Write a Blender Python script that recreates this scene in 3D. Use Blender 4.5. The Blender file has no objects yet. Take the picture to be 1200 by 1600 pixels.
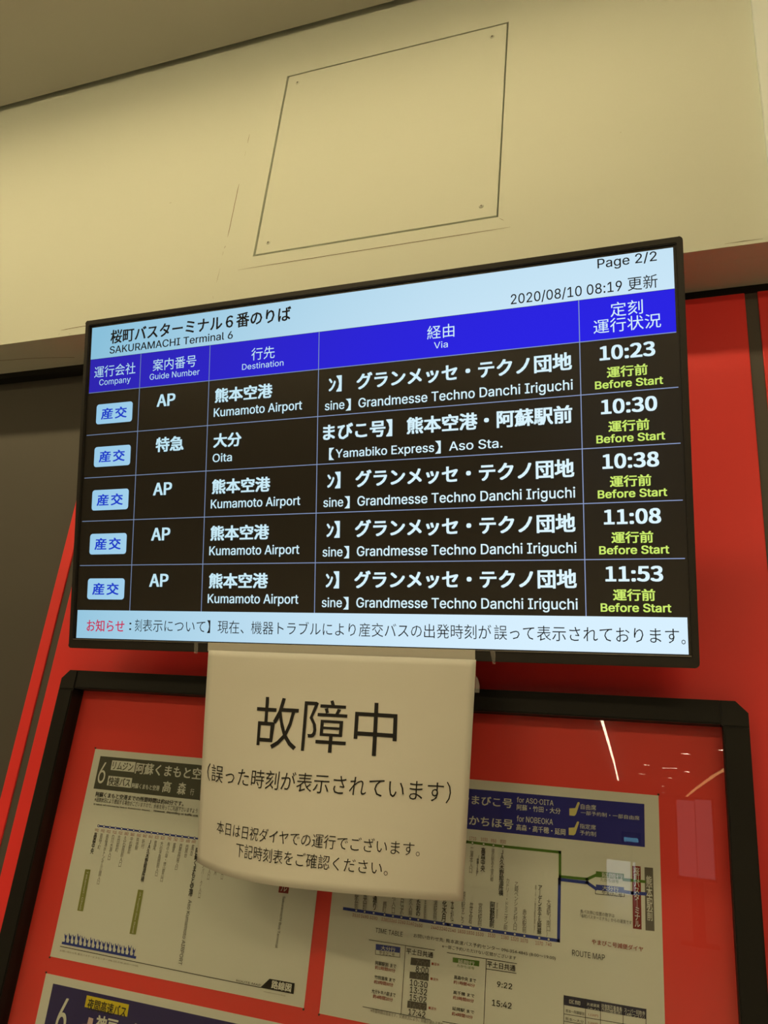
# Departure display above a notice board in a bus terminal.
import bpy, bmesh, math
from mathutils import Matrix, Vector
from mathutils.geometry import delaunay_2d_cdt

EYE = 1.55                       # camera height above the floor; heights below are counted from eye level
scene = bpy.context.scene
COL = scene.collection

# ------------------------------------------------------------------ camera
cam_data = bpy.data.cameras.new('camera')
cam_data.sensor_fit = 'HORIZONTAL'
cam_data.sensor_width = 36.0
cam_data.lens = 36.0 * 1205.0 / 1200.0
cam_data.clip_start = 0.02
cam_data.clip_end = 200
cam = bpy.data.objects.new('camera', cam_data)
COL.objects.link(cam)
cam.matrix_world = Matrix(((0.94118657, 0.03127051, 0.33643721, 0.0),
                           (0.32421081, -0.36399852, -0.87315086, 0.0),
                           (0.09515877, 0.93087444, -0.35272876, EYE),
                           (0, 0, 0, 1)))
scene.camera = cam

# ------------------------------------------------------------------ world, exposure
world = bpy.data.worlds.new('world')
scene.world = world
world.use_nodes = True
world.node_tree.nodes['Background'].inputs[0].default_value = (1.0, 0.85, 0.6, 1)
world.node_tree.nodes['Background'].inputs[1].default_value = 0.02
vs = scene.view_settings
vs.view_transform = 'Standard'
vs.look = 'None'
vs.exposure = 0.0
vs.gamma = 1.0
vs.use_curve_mapping = False
LAMP = (1.0, 0.76, 0.385)         # colour of the lamps' light
KEY_STRENGTH = 31.0               # linear lamp in front of the bulkhead
FILL_STRENGTH = 19.0              # ceiling panels added to fill the hall with soft light

# ------------------------------------------------------------------ materials
def S(r, g, b):                   # display value 0-255 -> linear
    f = lambda c: (c / 12.92 if c <= 0.04045 else ((c + 0.055) / 1.055) ** 2.4)
    return (f(r / 255.0), f(g / 255.0), f(b / 255.0))

def nodes_of(name):
    m = bpy.data.materials.new(name)
    m.use_nodes = True
    nt = m.node_tree
    nt.nodes.clear()
    out = nt.nodes.new('ShaderNodeOutputMaterial')
    return m, nt, out

def paint(name, col, rough=0.6, spec=0.5, var=0.0, var_scale=4.0, bump=0.0, bump_scale=300.0, metallic=0.0, coat=0.0):
    m, nt, out = nodes_of(name)
    b = nt.nodes.new('ShaderNodeBsdfPrincipled')
    b.inputs['Roughness'].default_value = rough
    b.inputs['Specular IOR Level'].default_value = spec
    b.inputs['Metallic'].default_value = metallic
    b.inputs['Coat Weight'].default_value = coat
    b.inputs['Coat Roughness'].default_value = 0.1
    tc = nt.nodes.new('ShaderNodeTexCoord')
    if var > 0:
        n = nt.nodes.new('ShaderNodeTexNoise')
        n.inputs['Scale'].default_value = var_scale
        n.inputs['Detail'].default_value = 5
        nt.links.new(tc.outputs['Object'], n.inputs['Vector'])
        mx = nt.nodes.new('ShaderNodeMix')
        mx.data_type = 'RGBA'
        mx.inputs['A'].default_value = (*[c * (1 - var) for c in col], 1)
        mx.inputs['B'].default_value = (*[min(1, c * (1 + var)) for c in col], 1)
        nt.links.new(n.outputs['Fac'], mx.inputs['Factor'])
        nt.links.new(mx.outputs['Result'], b.inputs['Base Color'])
    else:
        b.inputs['Base Color'].default_value = (*col, 1)
    if bump > 0:
        n2 = nt.nodes.new('ShaderNodeTexNoise')
        n2.inputs['Scale'].default_value = bump_scale
        n2.inputs['Detail'].default_value = 2
        nt.links.new(tc.outputs['Object'], n2.inputs['Vector'])
        bp = nt.nodes.new('ShaderNodeBump')
        bp.inputs['Strength'].default_value = bump
        bp.inputs['Distance'].default_value = 0.001
        nt.links.new(n2.outputs['Fac'], bp.inputs['Height'])
        nt.links.new(bp.outputs['Normal'], b.inputs['Normal'])
    nt.links.new(b.outputs[0], out.inputs[0])
    return m

def glow(name, col, strength=1.0):
    m, nt, out = nodes_of(name)
    e = nt.nodes.new('ShaderNodeEmission')
    e.inputs[0].default_value = (*col, 1)
    e.inputs[1].default_value = strength
    nt.links.new(e.outputs[0], out.inputs[0])
    return m

def lcd(name, col, side):
    # a liquid crystal display: full light straight ahead, weaker and bluer light towards the side
    m, nt, out = nodes_of(name)
    e = nt.nodes.new('ShaderNodeEmission')
    lw = nt.nodes.new('ShaderNodeLayerWeight')
    lw.inputs['Blend'].default_value = 0.5
    mr = nt.nodes.new('ShaderNodeMapRange')
    mr.inputs['From Min'].default_value = 0.01
    mr.inputs['From Max'].default_value = 0.28
    mx = nt.nodes.new('ShaderNodeMix')
    mx.data_type = 'RGBA'
    mx.inputs['A'].default_value = (*col, 1)
    mx.inputs['B'].default_value = (*side, 1)
    nt.links.new(lw.outputs['Facing'], mr.inputs['Value'])
    nt.links.new(mr.outputs['Result'], mx.inputs['Factor'])
    nt.links.new(mx.outputs['Result'], e.inputs[0])
    nt.links.new(e.outputs[0], out.inputs[0])
    return m

def clear(name, tint, reflect=0.04, rough=0.0):
    m, nt, out = nodes_of(name)
    t = nt.nodes.new('ShaderNodeBsdfTransparent')
    t.inputs[0].default_value = (*tint, 1)
    g = nt.nodes.new('ShaderNodeBsdfGlossy')
    g.inputs['Roughness'].default_value = rough
    lw = nt.nodes.new('ShaderNodeLayerWeight')
    lw.inputs['Blend'].default_value = 0.5
    p = nt.nodes.new('ShaderNodeMath'); p.operation = 'POWER'; p.inputs[1].default_value = 5
    ma = nt.nodes.new('ShaderNodeMath'); ma.operation = 'MULTIPLY_ADD'
    ma.inputs[1].default_value = 1 - reflect; ma.inputs[2].default_value = reflect
    mx = nt.nodes.new('ShaderNodeMixShader')
    nt.links.new(lw.outputs['Facing'], p.inputs[0])
    nt.links.new(p.outputs[0], ma.inputs[0])
    nt.links.new(ma.outputs[0], mx.inputs[0])
    nt.links.new(t.outputs[0], mx.inputs[1])
    nt.links.new(g.outputs[0], mx.inputs[2])
    nt.links.new(mx.outputs[0], out.inputs[0])
    return m

M = {}
M['cream'] = paint('cream_wall_paint', (0.655, 0.715, 0.66), 0.75, 0.3, 0.025, 3.0, 0.06, 260)
M['white_paint'] = paint('white_pillar_paint', (0.80, 0.91, 0.96), 0.6, 0.4, 0.01, 3.0)
M['ceiling'] = paint('ceiling_paint', (0.50, 0.50, 0.45), 0.85, 0.2, 0.03, 2.0)
M['seam'] = paint('dirty_joint', (0.16, 0.12, 0.07), 0.9, 0.1)
M['dark_wall'] = paint('dark_bronze_panel', (0.085, 0.081, 0.074), 0.5, 0.4, 0.10, 3.0)
M['red'] = paint('red_wall_panel', (0.92, 0.044, 0.046), 0.42, 0.4, 0.03, 3.0)
M['red_back'] = paint('red_board_backing', (0.92, 0.058, 0.052), 0.5, 0.4, 0.03, 4.0)
M['frame'] = paint('black_board_frame', (0.012, 0.012, 0.011), 0.5, 0.22, 0.1, 8.0)
M['frame_cap'] = paint('black_corner_plastic', (0.013, 0.013, 0.012), 0.5, 0.24)
M['glass'] = clear('board_glass', (0.95, 0.965, 0.95), 0.026)
M['bezel'] = paint('black_television_plastic', (0.02, 0.019, 0.018), 0.38, 0.5, 0.1, 30)
M['bezel_line'] = paint('dark_metal_edge', (0.35, 0.33, 0.30), 0.3, 0.5, metallic=0.8)
M['screen'] = paint('display_glass', (0.030, 0.028, 0.026), 0.25, 0.6)
M['paper'] = paint('white_paper', (0.80, 0.83, 0.83), 0.8, 0.2, 0.02, 20, 0.04, 900)
M['notice_paper'] = paint('notice_paper', (0.66, 0.675, 0.64), 0.8, 0.2, 0.015, 12, 0.05, 700)
M['tape'] = paint('clear_tape', (0.75, 0.75, 0.75), 0.2, 0.6)
M['tape'].node_tree.nodes['Principled BSDF'].inputs['Alpha'].default_value = 0.22
M['steel'] = paint('screw_metal', (0.55, 0.50, 0.40), 0.35, 0.5, metallic=0.7)
M['hole'] = paint('screw_recess', (0.05, 0.04, 0.03), 0.7, 0.2)
M['bracket'] = paint('bracket_steel', (0.05, 0.05, 0.05), 0.5, 0.5)
M['floor'] = paint('floor_tile', (0.42, 0.40, 0.37), 0.35, 0.5, 0.08, 1.5)
M['hall_wall'] = paint('hall_wall_paint', (0.62, 0.58, 0.50), 0.7, 0.3, 0.05, 1.0)
M['lamp_body'] = paint('lamp_housing', (0.7, 0.7, 0.68), 0.5, 0.5)
M['key_lamp'] = glow('linear_lamp_diffuser', LAMP, KEY_STRENGTH)
M['fill_lamp'] = glow('fill_lamp_diffuser', LAMP, FILL_STRENGTH)
M['far_lamp'] = glow('far_lamp_diffuser', (1.0, 0.86, 0.62), 30.0)
M['far_cove'] = glow('cove_lamp_diffuser', (1.0, 0.60, 0.22), 6.0)
M['far_screen'] = glow('far_screen_glow', (0.25, 0.7, 1.0), 4.0)
M['added_glow_box'] = glow('added_glow_panel', (0.95, 0.88, 0.95), 0.6)  # glow invented for pale reflections in the glass and screen
M['daylight'] = glow('added_daylight_glow', (0.85, 0.93, 1.0), 3.0)  # glow added for the pale patch mirrored in the board glass
# displayed colours
M['d_white'] = lcd('display_white', S(216, 240, 255), S(138, 192, 218))
M['d_blue'] = lcd('display_blue', S(42, 36, 238), S(48, 38, 172))
M['d_badge'] = lcd('display_badge', S(205, 236, 255), S(145, 198, 228))
M['d_text'] = lcd('display_text_white', S(222, 246, 255), S(176, 220, 235))
M['d_line'] = lcd('display_rule', S(140, 158, 200), S(110, 130, 160))
M['d_green'] = lcd('display_text_green', S(205, 235, 110), S(150, 190, 100))
M['d_ink'] = paint('display_text_dark', S(24, 28, 44), 0.5, 0.2)
M['d_badge_ink'] = lcd('display_badge_text', S(32, 62, 215), S(32, 62, 195))
M['d_red'] = lcd('display_text_red', S(226, 40, 70), S(190, 40, 85))
# printing inks
INK = dict(ink=(0.012, 0.012, 0.012), grey=(0.20, 0.19, 0.18), olive=(0.095, 0.10, 0.085), paper=(0.80, 0.83, 0.83), blue=(0.035, 0.06, 0.38),
           navy=(0.034, 0.036, 0.32), purple=(0.032, 0.024, 0.16), bar=(0.27, 0.29, 0.085), rednum=(0.36, 0.07, 0.05), green=(0.10, 0.22, 0.035), maroon=(0.26, 0.03, 0.03), taupe=(0.16, 0.15, 0.14),
           indigo=(0.02, 0.02, 0.06), yellow=(0.80, 0.66, 0.03), pink=(0.75, 0.55, 0.6), seat=(0.75, 0.70, 0.30), dark=(0.09, 0.085, 0.08))
for k, c in INK.items():
    M['ink_' + k] = paint('print_' + k, c, 0.7, 0.25)

# ------------------------------------------------------------------ helpers
def link(name, bm, mat, parent=None, mats=None):
    me = bpy.data.meshes.new(name)
    bmesh.ops.recalc_face_normals(bm, faces=bm.faces)
    bm.to_mesh(me)
    bm.free()
    o = bpy.data.objects.new(name, me)
    for m in (mats or [mat]):
        me.materials.append(m)
    COL.objects.link(o)
    if parent:
        o.parent = parent
    return o

def flat(name, verts, faces, mat, parent=None):
    me = bpy.data.meshes.new(name)
    me.from_pydata([tuple(v) for v in verts], [], faces)
    me.materials.append(mat)
    o = bpy.data.objects.new(name, me)
    COL.objects.link(o)
    if parent:
        o.parent = parent
    return o

def empty(name, loc, label, cat, group=None):
    o = bpy.data.objects.new(name, None)
    o.empty_display_size = 0.05
    COL.objects.link(o)
    o.matrix_world = Matrix.Translation(loc)
    tag(o, label, cat, group)
    return o

def tag(o, label=None, cat=None, group=None, kind=None):
    if label: o['label'] = label
    if cat: o['category'] = cat
    if group: o['group'] = group
    if kind: o['kind'] = kind
    return o

def box(bm, x0, x1, y0, y1, z0, z1, bevel=0.0, seg=2):
    vs_ = [bm.verts.new((x, y, z)) for x in (x0, x1) for y in (y0, y1) for z in (z0, z1)]
    q = [(0, 1, 3, 2), (4, 6, 7, 5), (0, 4, 5, 1), (2, 3, 7, 6), (0, 2, 6, 4), (1, 5, 7, 3)]
    fs = [bm.faces.new([vs_[i] for i in f]) for f in q]
    if bevel > 0:
        es = list({e for f in fs for e in f.edges})
        bmesh.ops.bevel(bm, geom=es, offset=bevel, segments=seg, affect='EDGES', profile=0.5)
    return bm

def boxes(name, lst, mat, parent=None, bevel=0.0):
    bm = bmesh.new()
    for b in lst:
        box(bm, *b, bevel=bevel)
    return link(name, bm, mat, parent)

def prism(bm, pts, y0, y1, hole=None):
    """polygon in x,z pushed from y0 (front) to y1; with an optional hole of the same number of points"""
    a = [bm.verts.new((x, y0, z)) for x, z in pts]
    b = [bm.verts.new((x, y1, z)) for x, z in pts]
    n = len(pts)
    for i in range(n):
        j = (i + 1) % n
        bm.faces.new((a[i], a[j], b[j], b[i]))
    if hole is None:
        bm.faces.new(a)
        bm.faces.new(b[::-1])
    else:
        c = [bm.verts.new((x, y0, z)) for x, z in hole]
        d = [bm.verts.new((x, y1, z)) for x, z in hole]
        for i in range(n):
            j = (i + 1) % n
            bm.faces.new((c[i], d[i], d[j], c[j]))
            bm.faces.new((a[i], c[i], c[j], a[j]))
            bm.faces.new((b[i], b[j], d[j], d[i]))

def rounded(x0, x1, z0, z1, r, k=4):
    pts = []
    for cx_, cz_, a0 in ((x1 - r, z1 - r, 0), (x0 + r, z1 - r, 90), (x0 + r, z0 + r, 180), (x1 - r, z0 + r, 270)):
        for i in range(k + 1):
            a = math.radians(a0 + 90 * i / k)
            pts.append((cx_ + r * math.cos(a), cz_ + r * math.sin(a)))
    return pts

def disc(bm, cx_, cy_, cz_, r, depth, axis='y', n=20):
    ring = []
    for i in range(n):
        a = 2 * math.pi * i / n
        ring.append((r * math.cos(a), r * math.sin(a)))
    if axis == 'y':
        f = lambda p, d: (cx_ + p[0], cy_ + d, cz_ + p[1])
    else:
        f = lambda p, d: (cx_ + p[0], cy_ + p[1], cz_ + d)
    a = [bm.verts.new(f(p, 0)) for p in ring]
    b = [bm.verts.new(f(p, depth)) for p in ring]
    bm.faces.new(a); bm.faces.new(b[::-1])
    for i in range(n):
        bm.faces.new((a[i], b[i], b[(i + 1) % n], a[(i + 1) % n]))

# lettering as mesh data scaled to a 1 x 1 box: latin letters from the outlines below, the rest from the built-in font
GLYPHS = {}
LETTERS = {}
def letter(ch, face):
    """triangles of one latin letter (outlines may overlap: whatever they wind around is filled)"""
    key = (ch, face is SIGN)
    if key in LETTERS:
        return LETTERS[key]
    adv, loops = face[ch]
    polys = [[tuple(int(k) / 1000 for k in p.split(',')) for p in lp.split()] for lp in loops]
    pts, edges = [], []
    for q in polys:
        b0 = len(pts)
        pts += [Vector(p) for p in q]
        edges += [(b0 + k, b0 + (k + 1) % len(q)) for k in range(len(q))]
    v, f = [], []
    if pts:
        vv, ee, tris, _, _, _ = delaunay_2d_cdt(pts, edges, [], 0, 1e-6)
        for t in tris:
            cx_ = sum(vv[k].x for k in t) / 3; cy_ = sum(vv[k].y for k in t) / 3
            wind = 0
            for q in polys:
                for k in range(len(q)):
                    (ax, ay), (bx, by) = q[k - 1], q[k]
                    if (ay > cy_) != (by > cy_) and cx_ < (bx - ax) * (cy_ - ay) / (by - ay) + ax:
                        wind += 1 if by > ay else -1
            if wind:
                f.append(tuple(t))
        used = sorted({k for t in f for k in t})
        idx = {k: n for n, k in enumerate(used)}
        v = [(vv[k].x, vv[k].y, 0) for k in used]
        f = [tuple(idx[k] for k in t) for t in f]
    LETTERS[key] = (adv / 1000, v, f)
    return LETTERS[key]

def glyphs(s, weight=0.0, stack=False, face=None):
    """vertices (x, y in a unit box, layer) and faces of a piece of lettering"""
    key = (s, weight, stack, face is SIGN)
    if key in GLYPHS:
        return GLYPHS[key]
    face = face or LATIN
    if not stack and all(ch in face for ch in s):
        v, f, pen = [], [], 0
        for ch in s:
            adv, lv, lf = letter(ch, face)
            b0 = len(v)
            v += [(x + pen, y, n) for x, y, n in lv]
            f += [tuple(b0 + k for k in t) for t in lf]
            pen += adv
    else:
        c = bpy.data.curves.new('lettering', 'FONT')
        c.body = '\n'.join(s.replace('ー', '｜')) if stack else s
        c.align_x = 'CENTER' if stack else 'LEFT'
        c.resolution_u = 2
        c.offset = min(0.0, weight)
        if stack:
            c.space_line = 0.86
        o = bpy.data.objects.new('lettering', c)
        COL.objects.link(o)
        dg = bpy.context.evaluated_depsgraph_get()
        dg.update()
        ev = o.evaluated_get(dg)
        me = ev.to_mesh()
        v = [(p.co.x, p.co.y, 0) for p in me.vertices]
        f = [tuple(p.vertices) for p in me.polygons]
        ev.to_mesh_clear()
        bpy.data.objects.remove(o)
        bpy.data.curves.remove(c)
    if weight > 0:                      # heavier strokes: the letters laid over themselves four times
        hgt = max(p[1] for p in v) - min(p[1] for p in v)
        if stack:
            hgt /= len(s)
        d = weight * hgt
        n = len(v)
        v = [(x + a * d, y + b * d * 0.7, l + 2 * k) for k, (a, b) in enumerate(((1, 1), (-1, 1), (1, -1), (-1, -1))) for x, y, l in v]
        f = [tuple(i + k * n for i in q) for k in range(4) for q in f]
    x0 = min(p[0] for p in v); x1 = max(p[0] for p in v)
    y0 = min(p[1] for p in v); y1 = max(p[1] for p in v)
    GLYPHS[key] = ([((p[0] - x0) / (x1 - x0), (p[1] - y0) / (y1 - y0), p[2] * 0.00004) for p in v], f)
    return GLYPHS[key]


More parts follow.
